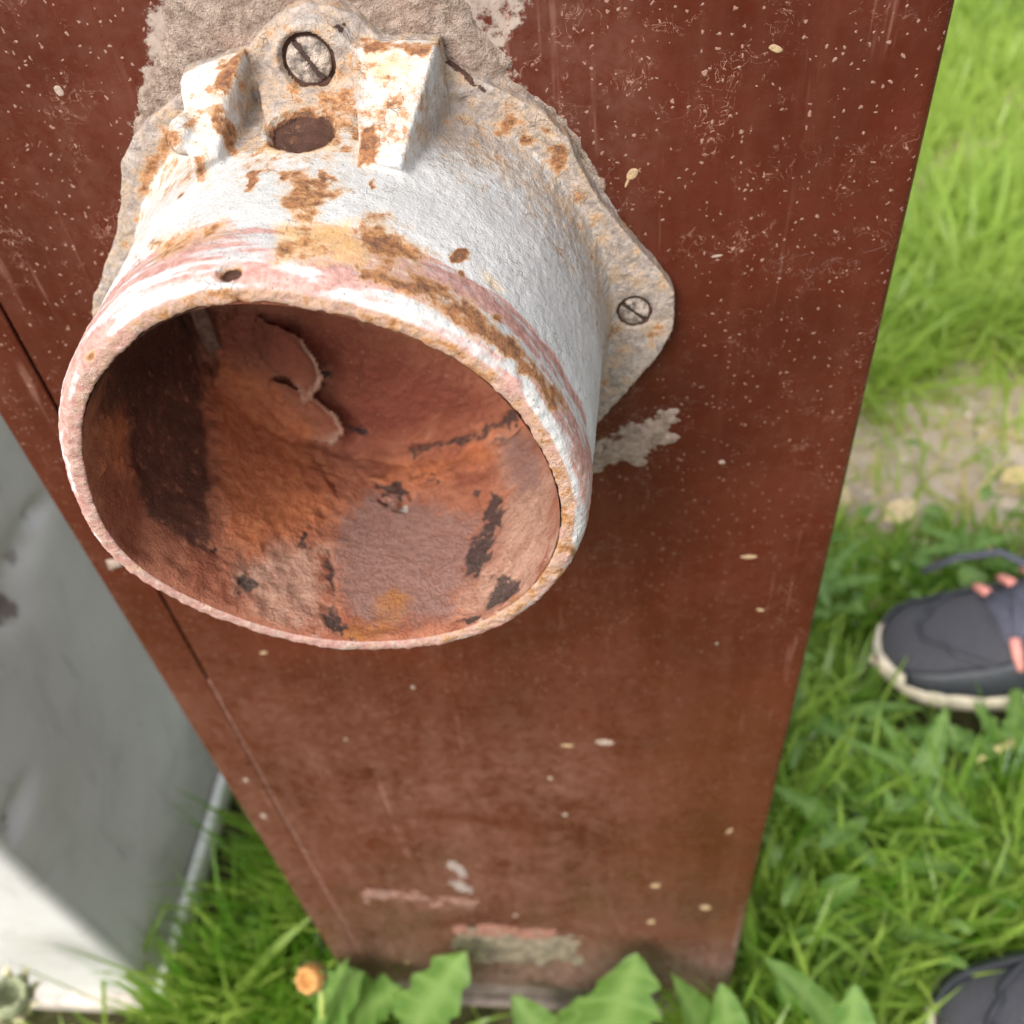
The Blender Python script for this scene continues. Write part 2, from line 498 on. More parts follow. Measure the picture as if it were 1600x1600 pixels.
# ------------------------------------------------------------------ ground
def mat_ground():
    t = NT('bare_soil')
    n1, n2, n3 = t.noise(5, 6, .65), t.noise(45, 6, .7), t.noise(200, 4)
    c = t.mix(t.ramp(n2, .3, .7), (.44, .345, .28), (.62, .515, .43))
    c = t.mix(t.ma('MULTIPLY', t.ramp(n3, .58, .75), .4), c, (.22, .16, .12))
    turf_amt = t.attr('turf')
    c = t.mix(turf_amt, c, t.mix(t.ramp(n2, .3, .7), (.045, .05, .018), (.12, .10, .05)))  # darker ground colour where turf covers the soil
    return t.out(c, .95, t.bump(t.ma('ADD', n2, t.ma('MULTIPLY', n3, .4)), 1, .012), Specular_IOR_Level=.1)
DIRT = [(.57, .65, .23), (.46, .63, .16), (.40, .53, .06), (.72, 1.50, .09), (.85, 1.58, .10), (.60, 1.30, .05), (.62, .70, .10), (.385, .62, .07), (.45, .51, .08), (.30, .20, .035), (.68, .52, .07)]
def dirt(x, y):
    r = np.zeros(np.shape(x))
    P = np.stack([np.ravel(x), np.ravel(y), np.zeros(np.size(x))], 1)
    w = (fbm(P, 13, 4, 5) - .5).reshape(np.shape(x)) * .36
    for a, b, c in DIRT:
        r = np.maximum(r, sstep(c + .06, c - .05, np.hypot(x - a, (y - b)) + w))
    return r
gx = np.concatenate([[-60, -20, -6, -3], np.arange(-1.6, 2.6, .03), [3.5, 6, 20, 60]])
gy = np.concatenate([[-60, -20, -6, -2], np.arange(-.9, 3.6, .03), [5, 8, 20, 60]])
GX, GY = np.meshgrid(gx, gy, indexing='ij')
GP = np.stack([GX.ravel(), GY.ravel(), np.zeros(GX.size)], 1)
near = (np.abs(GX) < 2.6) & (GY > -.9) & (GY < 3.6)
gz = np.where(near.ravel(), (fbm(GP, 6, 4, 3) - .5) * .022 - .006, -.006)
GP[:, 2] = gz
gd = dirt(GX, GY).ravel()
o = mesh_np('ground', GP, grid_faces(len(gx), len(gy)), mat_ground(), attrs={'turf': 1 - gd})
tag(o, kind='structure')
# ------------------------------------------------------------------ brown panel
XL, XR, ZTOP, ZBOT = -0.1498, 0.1565, 0.835, 0.056
panel = thing('stove_panel', 'tall dark reddish brown enamelled metal panel standing upright in the grass', 'panel', (0, 0, 0))
def panel_masks(P):
    uv = to_px(P)
    n = fbm(P, 18, 4, 21)
    dust = sstep(900, 1250, uv[:, 1]) * .75 * sstep(1250, 900, uv[:, 0] + (uv[:, 1] - 1000) * .15)
    dust = np.maximum(dust, polys(uv, [[(560, 1150), (1000, 1130), (950, 1290), (520, 1300)]], 130) * 1.0)
    dust = np.maximum(dust, .30 * sstep(560, 200, np.hypot(uv[:, 0] - 60, uv[:, 1] - 150)))
    dust = np.maximum(dust, .45 * sstep(220, 60, np.abs(uv[:, 0] - 870 - uv[:, 1] * .18)) * sstep(600, 100, uv[:, 1]))
    dust = np.maximum(dust, .13)
    dust = dust * (.55 + .9 * n)
    dust *= 1 - .65 * np.exp(-((uv[:, 1] - 1275 - .1 * (uv[:, 0] - 700)) / 9) ** 2) * sstep(600, 700, uv[:, 0]) * sstep(930, 880, uv[:, 0])
    grey = sstep(1420, 1560, uv[:, 1]) * .9 * (.5 + n)
    grey = np.maximum(grey, .35 * sstep(1300, 1480, uv[:, 1]) * n)
    dust *= 1 - .6 * sstep(14, 4, line_d(uv, [(880, 1455), (960, 1468), (1030, 1490), (1075, 1510)]))
    dust *= 1 - .5 * sstep(16, 4, line_d(uv, [(580, 1460), (700, 1440), (870, 1435)]))
    grey = np.maximum(grey, .8 * sstep(14, 3, np.abs(P[:, 0] - XR + .003) * 3500) * sstep(1380, 1480, uv[:, 1]))
    ce = polys(uv, [[(225, -60), (900, -60), (800, 70), (860, 170), (960, 300), (1060, 440), (1000, 380), (860, 190), (600, 100), (300, 60), (190, 260), (130, 480), (190, 230)]], 45) * .62
    ce = np.maximum(ce, polys(uv, [[(905, 690), (985, 655), (1055, 640), (1050, 690), (1010, 720), (920, 740)]], 16) * .55)
    ce = np.maximum(ce, .30 * sstep(8, 2, line_d(uv, [(300, 1010), (360, 1110), (430, 1235), (470, 1320), (520, 1405), (560, 1480)])) * sstep(1000, 1200, uv[:, 1]))
    speck = np.clip(.65 + .7 * sstep(1000, 300, uv[:, 1]) - .4 * sstep(0, 900, uv[:, 0] - 700) * .5, .4, 1.2)
    return {'dust': dust, 'grey': grey, 'cement': ce, 'speck': speck}
def strip(name, xa, xb, ra, rb, z0, z1, mat, parent, stepx=.0022, stepz=.0026):
    prof = [(xa, .012), (xa, ra)]
    prof += [(xa + ra * (1 - math.cos(a)), ra * (1 - math.sin(a))) for a in np.linspace(0, math.pi / 2, 6)[1:]]
    nx = max(2, int((xb - xa - ra - rb) / stepx))
    prof += [(x, 0) for x in np.linspace(xa + ra, xb - rb, nx)[1:-1]]
    prof += [(xb - rb * (1 - math.sin(a)), rb * (1 - math.cos(a))) for a in np.linspace(0, math.pi / 2, 6)]
    prof += [(xb, .012)]
    zs = np.concatenate([[z0], np.arange(z0 + .0008, z1 - .001, stepz), [z1 - .0008, z1]])
    pr = np.array(prof)
    V = np.zeros((len(pr), len(zs), 3))
    V[:, :, 0] = pr[:, 0:1]
    V[:, :, 1] = pr[:, 1:2]
    V[:, :, 2] = zs[None]
    V[:, [0, -1], 1] += .0008
    V = V.reshape(-1, 3)
    V[:, 1] += (fbm(V, 7, 2, 9) - .5) * .0012
    return mesh_np(name, V, grid_faces(len(pr), len(zs)), mat, parent, attrs=panel_masks(V))
strip('front_sheet', -.1249, XR, .0007, .0035, ZBOT, ZTOP, M_ENAMEL, panel)
strip('edge_trim', XL, -.1261, .003, .0007, ZBOT, ZTOP, M_ENAMEL, panel)
bevel_box('casing', (XL + .0015, .010, .012), (XR - .0015, .15, ZTOP - .004), M_CASING, panel, .003)
bevel_box('plinth', (XL + .004, .0045, -.004), (XR - .004, .0095, ZBOT - .003), M_PLINTH, panel, .0012)
bevel_box('plinth_lip', (XL + .004, -.0035, .012), (XR - .010, .0043, .018), M_PLINTH, panel, .0012)
mesh_f = bevel_box('seam_filler', (-.1262, .0005, ZBOT), (-.1248, .004, .487), M_FILL, panel, 0)
# relief patches stuck on the sheet: mortar, smears, chips
def relief(name, polylist, height, mat, parent, soft=6, step=.0009, base=.0003, seed=1, brk=.6, fine=.5, stretch=None):
    pts = np.concatenate([np.array(p, float) for p in polylist])
    Q = np.array([on_y(u, v) for u, v in pts])
    xa, xb = Q[:, 0].min() - .006, Q[:, 0].max() + .006
    za, zb = Q[:, 2].min() - .006, Q[:, 2].max() + .006
    xs, zs = np.arange(xa, xb, step), np.arange(za, min(zb, ZTOP - .001), step)
    X, Z = np.meshgrid(xs, zs, indexing='ij')
    P = np.stack([X.ravel(), np.zeros(X.size), Z.ravel()], 1)
    uv = to_px(P)
    Pn = P * np.array(stretch) if stretch else P
    n = fbm(Pn, 160, 5, seed)
    n2 = fbm(Pn, 60, 3, seed + 7)
    sd = np.max([poly_sd(uv, p) for p in polylist], 0) + (n - .5) * 70 * brk + (n2 - .5) * 60 * brk
    m = sstep(-soft, soft, sd)
    h = m * (base + height * (.55 + .9 * (n - .5) * fine * 2 + .5 * (n2 - .5)))
    h = np.where(m < .02, -.0006, h)
    P[:, 1] = -h
    Fq = grid_faces(len(xs), len(zs))
    keep = (m[Fq] > .02).any(1)
    Fq = Fq[keep][:, ::-1]
    used, inv = np.unique(Fq, return_inverse=True)
    return mesh_np(name, P[used], inv.reshape(-1, 4), mat, parent)
relief('mortar_patch', [[(265, -70), (262, 60), (225, 140), (212, 215), (300, 160), (420, 60), (700, 90), (800, 160), (890, 215), (940, 290), (900, 215), (850, 165), (770, 118), (790, 100), (735, 40), (715, -10), (740, -70)]],
       .0022, M_MORTAR, panel, soft=9, brk=.35)
relief('mortar_smear', [[(908, 715), (950, 690), (985, 668), (1055, 645), (1048, 690), (1000, 722), (950, 733), (915, 740)]], .0007, M_MORTAR, panel, soft=5, step=.0007, brk=.75, seed=31, stretch=(.6, 1, 1.6))
relief('chipped_patch', [[(706, 1452), (760, 1456), (830, 1458), (868, 1456), (900, 1466), (904, 1500), (870, 1497), (815, 1512), (770, 1500), (735, 1492), (714, 1480)]], .0014, M_CHIP, panel, soft=4, step=.0012, brk=.4, seed=5)
relief('flaking_lip', [[(706, 1446), (770, 1448), (870, 1455), (862, 1464), (780, 1463), (714, 1460)]], .0012, M_CHIPRED, panel, soft=2, step=.001, brk=.12, seed=8)
relief('scrape', [[(570, 1393), (650, 1398), (744, 1406), (742, 1414), (640, 1408), (572, 1400)]], .0007, M_SCRAPE, panel, soft=3, step=.001, brk=.45, seed=12)
relief('lime_splash', [[(702, 1350), (722, 1352), (726, 1375), (738, 1392), (722, 1396), (712, 1382)]], .0005, plain('greyish_lime', (.24, .19, .165), .9, .3, 300), panel, soft=3, step=.001, brk=.5, seed=14)
relief('lime_splash', [[(164, 874), (186, 874), (190, 884), (172, 888)]], .0008, M_LIME, panel, soft=2, step=.0006, brk=.12, seed=15)
def fleck(name, px, py, ln, wd, ang, mat, th=.00022):
    c = on_y(px, py)
    sc = np.linalg.norm(c - CAM) / F
    a, b = ln * sc * .44, wd * sc * .44
    V, Fc = [], []
    nu, nv = 10, 4
    for j in range(nv + 1):
        ph = math.pi / 2 * j / nv
        for i in range(nu):
            t = 2 * math.pi * i / nu
            k = 1 + .18 * math.sin(2 * t + px)
            x, z = a * k * math.cos(t) * math.cos(ph), b * math.sin(t) * math.cos(ph)
            ca, sa = math.cos(ang), math.sin(ang)
            V.append((x * ca - z * sa, -math.sin(ph) * th, (x * sa + z * ca) * 1.25))
    for j in range(nv):
        for i in range(nu):
            Fc.append((j * nu + i, (j + 1) * nu + i, (j + 1) * nu + (i + 1) % nu, j * nu + (i + 1) % nu))
    o = mesh_py(name, V, Fc, mat, panel)
    o.location = c
    return o
for a in [(1170, 870, 26, 9, 0), (1085, 1207, 25, 12, .5), (886, 1165, 24, 8, -.1), (1102, 1418, 18, 16, 0), (1017, 1440, 19, 15, .4), (1024, 1384, 18, 13, 0),
          (1188, 953, 14, 7, -.3), (412, 1020, 16, 7, .3), (1140, 1298, 18, 8, 1.1), (1212, 76, 24, 9, -.35), (655, 1502, 14, 9, .9), (636, 1503, 14, 12, .5)]:
    fleck('dried_husk', *a, M_SEED)
for a in [(945, 1160, 30, 16, 0), (860, 1216, 9, 9, 0), (883, 1273, 10, 10, 0), (645, 1074, 9, 8, 0), (384, 1218, 14, 18, .2), (92, 142, 15, 13, 0), (178, 880, 20, 10, 0),
          (678, 1455, 14, 12, 0), (1120, 400, 18, 5, .1), (1128, 722, 12, 8, 0), (1120, 1005, 9, 9, 0),
          (1202, 1185, 10, 8, 0), (412, 1275, 11, 13, 0), (540, 1155, 8, 8, 0), (1130, 1187, 9, 7, 0), (805, 1430, 12, 9, 0)]:
    fleck('lime_fleck', *a, M_LIME)
# pale drip with a tail, right of the collar
fleck('paint_drip', 988, 272, 19, 15, .5, M_SEED)
fleck('paint_drip', 980, 285, 17, 5, 1.05, M_SEED)
# ------------------------------------------------------------------ pipe collar
collar = thing('pipe_collar', 'rusty white painted cast iron pipe collar screwed to the brown panel', 'pipe collar', (0, 0, ZC))
def _polar(tab, keep):
    tab = np.array(tab)
    t = np.concatenate([tab[:, 0] - 360, tab[:, 0], tab[:, 0] + 360])
    g = np.interp(np.arange(360), t, np.tile(tab[:, 1], 3))
    g = np.real(np.fft.ifft(np.fft.fft(g) * (np.abs(np.fft.fftfreq(360) * 360) < keep)))
    return lambda th: np.interp(np.degrees(th) % 360, np.arange(361), np.append(g, g[0]))
# outer edge of the lip, a slightly squashed circle (degrees, metres)
r_lip = _polar([(5.8, .0622), (15.3, .0623), (26, .0626), (36.8, .0623), (46.1, .063), (54.8, .0626), (63.4, .0625), (72.8, .0624), (80, .0633), (90.6, .0638), (103.2, .0647), (118.4, .0639), (130.5, .0632),
                (136.9, .0628), (143.9, .0630), (150.2, .0630), (158.1, .0627), (169.2, .0630), (182.7, .0640), (195.6, .0664), (204.9, .0655), (213.7, .0632), (225.9, .0626), (237.6, .0616), (253.9, .0607),
                (272.1, .0609), (289.4, .0609), (303.5, .0621), (317.2, .0630), (330.9, .0622), (340.7, .0632), (349, .0637), (357.5, .0628)], 9)
def r_shoul(th):                   # shoulder behind the rounded lip
    return r_lip(th) + .0046
S_SH = (LEN - .0082) / LEN
def r_out(th, s):                  # s: 0 at the panel, 1 at the mouth
    q = np.clip(s / S_SH, 0, 1)
    fil = .010 * np.exp(-s * LEN / .0045)
    neck = -.0007 * np.exp(-((s - .78) / .04) ** 2)
    body = .0712 * (1 - q) + r_shoul(th) * q + fil + neck
    k = np.clip((s - S_SH) / (1 - S_SH), 0, 1)
    return body - .0046 * (1 - np.sqrt(np.clip(1 - k ** 2, 0, 1)))
def wall_in(th, s):
    return .0632 * (1 - s) + (r_lip(th) - .0031) * s
# closed primitives, fused afterwards
def add_closed(bm, V, Fc):
    vs = [bm.verts.new(v) for v in V]
    for f in Fc:
        bm.faces.new([vs[i] for i in f])
def prism_y(bm, outline, y0, y1):   # outline in (x, z), from the panel (y0) to the front (y1)
    n = len(outline)
    V = [(x, y0, z) for x, z in outline] + [(x, y1, z) for x, z in outline]
    Fc = [tuple(range(n)), tuple(range(2 * n - 1, n - 1, -1))]
    Fc += [(i, i + n, (i + 1) % n + n, (i + 1) % n) for i in range(n)]
    add_closed(bm, V, Fc)
bm = bmesh.new()
nth, ns = 240, 44
ring = []
ths = np.linspace(0, 2 * np.pi, nth, endpoint=False)
sv = np.linspace(0, 1, ns)
sv = np.concatenate([np.linspace(0, S_SH, 36), S_SH + (1 - S_SH) * np.sin(np.linspace(0, math.pi / 2, 9))[1:]])
prof_o = [(r_out(ths, s), s) for s in sv]
prof_i = [(wall_in(ths, s) + .0002 + .0026 * sstep(.985, .93, s), s) for s in np.concatenate([[1.0, .985, .96, .93], np.linspace(.9, 0, 20)])]
prof = prof_o + prof_i
V, Fc = [], []
for r, s in prof:
    for k in range(nth):
        V.append((r[k] * math.cos(ths[k]), -s * LEN, r[k] * math.sin(ths[k])))
m = len(prof)
for j in range(m):
    for k in range(nth):
        Fc.append((j * nth + k, j * nth + (k + 1) % nth, ((j + 1) % m) * nth + (k + 1) % nth, ((j + 1) % m) * nth + k))
add_closed(bm, V, Fc)
# flange: round plate with two ears, outline read off the visible side
half = [(.0924, -.0010), (.0918, .0065), (.0885, .0125), (.0815, .0213), (.0712, .0352), (.0660, .0455), (.0622, .0555), (.0560, .0625), (.0485, .0672), (.0389, .0725), (.0300, .0765), (.0215, .0800)]
lug = [(.0165, .0838), (.0120, .0880), (.0060, .0915), (0, .0925), (-.0060, .0912), (-.0120, .0875), (-.0165, .0835)]
low = [(-.0918, -.0075), (-.0885, -.0155), (-.0815, -.0255), (-.0682, -.0440), (-.0560, -.0590), (-.0400, -.0710), (-.0200, -.0785), (0, -.0805)]
outl = half + lug + [(-x, z) for x, z in half[::-1]] + low + [(-x, z) for x, z in low[-2::-1]]
def flange_ring(bm):
    n = len(outl)
    o3 = np.array(outl)
    a = np.arctan2(o3[:, 1], o3[:, 0])
    inn = np.stack([.0648 * np.cos(a), .0648 * np.sin(a)], 1)
    V = [(x, .0002, z) for x, z in outl] + [(x, -.0058, z) for x, z in outl] + [(x, -.0058, z) for x, z in inn] + [(x, .0002, z) for x, z in inn]
    Fc = []
    for i in range(n):
        j = (i + 1) % n
        Fc += [(i, j, n + j, n + i), (n + i, n + j, 2 * n + j, 2 * n + i), (2 * n + i, 2 * n + j, 3 * n + j, 3 * n + i), (3 * n + i, 3 * n + j, j, i)]
    add_closed(bm, V, Fc)
flange_ring(bm)
def hull(bm, pts):
    b = bmesh.new()
    for p in pts:
        b.verts.new(p)
    bmesh.ops.convex_hull(b, input=list(b.verts))
    idx = {v: i for i, v in enumerate(b.verts)}
    used = [v for v in b.verts if v.link_faces]
    mp = {v: i for i, v in enumerate(used)}
    add_closed(bm, [tuple(v.co) for v in used], [[mp[v] for v in f.verts] for f in b.faces])
    b.free()
# right and left ribs: thick gussets from the flange down to the barrel
hull(bm, [(.0105, -.003, .0660), (.0330, -.003, .0600), (.0098, -.003, .0835), (.0320, -.003, .0825), (.0105, -.0125, .0840), (.0312, -.0120, .0825),
          (.0150, -.0405, .0690), (.0245, -.0425, .0672), (.0150, -.036, .0655), (.0260, -.038, .0630), (.0148, -.030, .0745), (.0262, -.029, .0730)])
hull(bm, [(-.0365, -.003, .0590), (-.0175, -.003, .0650), (-.0362, -.003, .0790), (-.0180, -.003, .0830), (-.0345, -.0125, .0790), (-.0178, -.0105, .0835),
          (-.0300, -.026, .0765), (-.0205, -.024, .0785), (-.0262, -.041, .0690), (-.0205, -.037, .0700), (-.0270, -.038, .0630), (-.0200, -.034, .0650)])
# drip of thick paint on the left rib
hull(bm, [(-.0300 + .0040 * math.cos(a) * math.cos(b), -.029 + .0080 * math.sin(b), .0725 + .0045 * math.sin(a) * math.cos(b)) for a in np.linspace(0, 6.28, 9)[:-1] for b in np.linspace(-1.5, 1.5, 7)])
# boss round the top screw, ramp between the ribs
hull(bm, [(.0005 + .0130 * math.cos(a), y, .0795 + .0125 * math.sin(a)) for a in np.linspace(0, 6.28, 19)[:-1] for y in (-.002,)] +
     [(.0005 + .0112 * math.cos(a), -.0112, .0793 + .0108 * math.sin(a)) for a in np.linspace(0, 6.28, 19)[:-1]])
hull(bm, [(-.0185, -.002, .066), (.0120, -.002, .066), (-.0185, -.002, .0790), (.0120, -.002, .0790), (-.0150, -.0100, .0755), (.0105, -.0100, .0755), (-.0120, -.0220, .0705), (.0110, -.0220, .0705), (-.011, -.02, .066), (.01, -.02, .066)])
bmesh.ops.recalc_face_normals(bm, faces=list(bm.faces))
me = bpy.data.meshes.new('casting')
bm.to_mesh(me)
bm.free()
tmp = bpy.data.objects.new('casting', me)
COL.objects.link(tmp)
md = tmp.modifiers.new('r', 'REMESH')
md.mode = 'VOXEL'
md.voxel_size = .00062
md.adaptivity = 0
md.use_smooth_shade = True
sm = tmp.modifiers.new('s', 'SMOOTH')
sm.factor = .5
sm.iterations = 5
dg = bpy.context.evaluated_depsgraph_get()
ev = tmp.evaluated_get(dg)
me2 = bpy.data.meshes.new_from_object(ev)
V = np.zeros(len(me2.vertices) * 3)
me2.vertices.foreach_get('co', V)
V = V.reshape(-1, 3)
N = np.zeros(len(me2.vertices) * 3)
me2.vertices.foreach_get('normal', N)
N = N.reshape(-1, 3)
nl = np.zeros(len(me2.polygons), np.int32)
me2.polygons.foreach_get('loop_total', nl)
lv = np.zeros(len(me2.loops), np.int32)
me2.loops.foreach_get('vertex_index', lv)
assert (nl == 4).all()
FQ = lv.reshape(-1, 4)
bpy.data.objects.remove(tmp)
C0 = np.array([0, 0, ZC])
def casting_masks(V, N):
    P = V + C0
    uv = to_px(P)
    vis = sstep(-.05, .1, (N * ((CAM - P) / np.linalg.norm(CAM - P, axis=1)[:, None])).sum(1))
    rad = np.hypot(V[:, 0], V[:, 2])
    th = np.arctan2(V[:, 2], V[:, 0])
    s = -V[:, 1] / LEN
    uv0 = uv
    uv = warp(uv, P, 14, 9)
    # streaks run round the mouth
    Sq = np.stack([np.cos(th) * 1.0, np.sin(th) * 1.0, s * 6], 1)
    streak = fbm(Sq, 3.2, 5, 3)
    nz = fbm(V, 55, 4, 8)
    A = [(440, 274), (478, 270), (500, 283), (520, 280), (545, 297), (540, 310), (512, 318), (500, 345), (480, 360), (455, 340), (440, 322), (455, 305), (438, 298)]
    B = [(562, 338), (600, 336), (640, 358), (668, 388), (684, 402), (650, 418), (615, 412), (580, 398), (560, 372)]
    Cc = [(238, 385), (300, 352), (348, 340), (360, 356), (300, 385), (240, 410)]
    D = [(415, 392), (450, 374), (500, 370), (522, 388), (500, 408), (430, 412)]
    E_ = [(560, 412), (600, 415), (640, 440), (700, 448), (758, 482), (765, 505), (812, 532), (822, 560), (870, 602), (880, 640), (868, 640), (830, 592), (790, 562), (740, 528), (690, 492), (640, 468), (560, 432)]
    ribs = [[(330, 172), (350, 168), (370, 215), (364, 242), (345, 228), (334, 195)], [(342, 100), (388, 76), (376, 112), (358, 152), (340, 132)], [(298, 238), (322, 245), (318, 285), (304, 272)],
            [(562, 188), (586, 188), (594, 252), (562, 258)], [(562, 62), (680, 68), (676, 84), (600, 84), (566, 92)], (612, 165, 9)]
    small = [(390, 287, 11), (285, 307, 7), (720, 402, 11), (778, 499, 6), (520, 275, 6), (586, 290, 6), (725, 430, 5), (440, 285, 9), (505, 275, 9)]
    fl = [(785, 200, 22), (872, 245, 20), (705, 150, 12), (820, 225, 10), [(1020, 508), (1046, 508), (1042, 530), (1018, 553), (1010, 542)], [(250, 185), (285, 205), (258, 262), (225, 320), (205, 370), (220, 280)]]
    rim = [(875, 900, 12), (880, 800, 10), (150, 560, 8), (890, 860, 10)]
    rust = polys(uv, [A, B, D], 26) * .62
    rust = np.maximum(rust, polys(uv, [Cc], 24) * .50)
    rust = np.maximum(rust, polys(uv, [E_], 13) * .66)
    rust = np.maximum(rust, polys(uv, ribs, 15) * .78)
    rust = np.maximum(rust, polys(uv, small, 8) * .85)
    rust = np.maximum(rust, polys(uv, fl, 22) * .62)
    rust = np.maximum(rust, polys(uv, rim, 6) * .6)
    rust = np.maximum(rust, .30 * polys(uv, [[(300, 110), (400, 70), (690, 70), (680, 240), (560, 262), (300, 290), (250, 330), (200, 400), (190, 330), (250, 180)]], 40) * (.4 + 1.2 * nz))
    rust = np.maximum(rust, .22 * sstep(.55, .1, s) * (.4 + 1.2 * nz))
    rust = rust * vis + (1 - vis) * .40 * nz
    lipface = sstep(.0046, .0032, rad - wall_in(th, 1.0)) * sstep(.955, .975, s)
    rust = np.maximum(rust, lipface * (.06 + .16 * nz + .22 * sstep(2.6, 1.6, th) * (th > -1.2)))
    yellow = polys(uv, [A, B, Cc, [(420, 340), (560, 330), (600, 420), (430, 420)], [(562, 68), (672, 78), (650, 125), (590, 140), (566, 130)], [(395, 205), (540, 205), (530, 245), (400, 245)], [(720, 380), (820, 470), (760, 460)]], 40) * .8 * vis
    band = sstep(.72, .82, s + (streak - .5) * .22)
    streak2 = fbm(np.stack([np.cos(th), np.sin(th), s * 11], 1), 6.5, 4, 33)
    pink = band * (.70 + 1.6 * (streak - .5) + 2.0 * (streak2 - .5))
    pink = np.where((uv[:, 0] > 640) & (uv[:, 1] < 700), pink - .12, pink)
    pink = np.maximum(pink, polys(uv, [[(410, 385), (530, 365), (640, 440), (600, 450), (480, 425), (330, 420)]], 26) * .55 * vis)
    wh = [[(400, 428), (440, 418), (482, 422), (486, 438), (440, 444), (405, 440)], [(195, 462), (260, 438), (330, 430), (345, 442), (280, 458), (200, 492)], [(560, 440), (640, 465), (700, 505), (760, 545), (840, 620), (870, 680), (850, 660), (790, 590), (720, 535), (630, 485)],
          [(118, 560), (136, 535), (128, 600), (108, 640)]]
    pink = pink - polys(uv, wh, 18) * .28 * vis
    pink = np.maximum(pink, lipface * (.95 + .3 * (nz - .5)))
    pink = np.clip(pink, 0, 1)
    
    fla = sstep(-.010, -.0066, V[:, 1]) * sstep(.072, .0765, rad)
    dust = fla * (.80 + .5 * (nz - .5))
    dust = np.maximum(dust, polys(uv, [[(395, 70), (540, 60), (560, 100), (562, 215), (520, 200), (430, 180), (400, 235), (365, 230), (372, 150)]], 16) * .80 * vis)
    dust = np.maximum(dust, polys(uv, [[(690, 110), (800, 180), (900, 300), (940, 420), (900, 380), (820, 280), (740, 210), (690, 180)]], 60) * .72 * vis)
    dust = np.maximum(dust, polys(uv, [[(430, 40), (480, 10), (540, 40), (560, 70), (540, 110), (440, 90)]], 10) * .5 * vis)
    dust = np.maximum(dust, .5 * sstep(.1, .9, V[:, 0] / .07) * sstep(.75, .05, s))
    dust = np.maximum(dust, polys(uv, [[(690, 120), (780, 150), (860, 230), (840, 300), (760, 260), (680, 260), (650, 200)]], 50) * .6 * vis)
    dk = polys(uv, [(530, 42, 11), [(690, 100), (760, 150), (770, 142), (700, 92)]], 5) * .7 * vis
    dust = np.maximum(dust, lipface * .34)
    return P, uv0, rad, th, s, dict(rust=rust, yellow=yellow, pink=pink, dust=dust, dark=dk)
P, uv, rad, th, s, at = casting_masks(V, N)
# casting skin: lumpy paint, pitted rim, holes and screw seats
d = (fbm(V, 130, 4, 2) - .5) * .0005 + (fbm(V, 40, 3, 6) - .5) * .0011 + (fbm(V, 600, 3, 16) - .5) * .0005
d += (fbm(V, 260, 3, 26) - .5) * .0016 * at['dust']
lip = sstep(.93, 1.0, s) * (rad > .058)
d += sstep(.94, .99, s) * (rad > .05) * (fbm(V, 520, 3, 36) - .5) * .0009
V2 = V + N * d[:, None]
up = (N[:, 2] > .15) & (V[:, 2] > .055) & (V[:, 1] < -.004)
wob = (fbm(V, 260, 3, 47) - .5) * .22
hd = np.hypot((uv[:, 0] - 472) / 53, (uv[:, 1] - 204 + (uv[:, 0] - 472) * .10) / 32) + wob
hm = sstep(1.05, .93, hd) * up
V2 -= N * (hm * (.0040 - .0022 * fbm(V, 240, 3, 44)))[:, None]
hd2 = np.hypot((uv[:, 0] - 358) / 19, (uv[:, 1] - 425 + (uv[:, 0] - 358) * .15) / 12.5) + wob
hm2 = sstep(1.12, .86, hd2) * up
V2 -= N * (hm2 * .0024)[:, None]
top = up
at['dark'] = np.maximum(at['dark'], np.maximum(hm * .64, hm2 * .74))
at['rust'] = np.maximum(at['rust'], np.maximum(hm * .9, hm2 * .9))
at['rust'] = np.maximum(at['rust'], .46 * sstep(1.5, 1.0, hd) * top)
SCREWS = [(-.0012, .0806, .0066, -.0112, 'top'), (.0800, -.0005, .0052, -.0058, 'ear'), (-.0800, -.0005, .0052, -.0058, 'ear')]
for x, z, r, y, _ in SCREWS:
    q = np.hypot(V[:, 0] - x, V[:, 2] - z) / r
    mm = sstep(1.10, 1.0, q) * (N[:, 1] < -.45)
    V2[:, 1] += mm * (.0022 if r > .006 else .0014)
    at['dark'] = np.maximum(at['dark'], mm * .8)
# split the casting into its parts along the voxel edges
fc = V[FQ].mean(1)
fr = np.hypot(fc[:, 0], fc[:, 2])
ro = r_out(np.arctan2(fc[:, 2], fc[:, 0]), np.clip(-fc[:, 1] / LEN, 0, 1))
part = np.zeros(len(FQ), int)                      # 0 barrel
part[-fc[:, 1] / LEN > .83] = 1                    # 1 rim
isfl = (fc[:, 1] > -.0085) & (fr > .0745)
part[isfl] = 2                                     # 2 flange
isr = (fc[:, 2] > .062) & (fc[:, 1] > -.044) & (fc[:, 1] < -.0062) & (fr > ro + .0006)
part[isr & (fc[:, 0] > .0095)] = 3                 # ribs
part[isr & (fc[:, 0] < -.0165)] = 4
part[(fc[:, 2] > .066) & (np.hypot(fc[:, 0] - .0005, fc[:, 2] - .079) < .0138) & (fc[:, 1] < -.0062)] = 5
part[isr & (fc[:, 0] <= .0095) & (fc[:, 0] >= -.0165) & (part == 0)] = 5
n_flip = np.einsum('ij,ij->i', np.cross(V[FQ[:, 1]] - V[FQ[:, 0]], V[FQ[:, 2]] - V[FQ[:, 0]]), N[FQ[:, 0]])
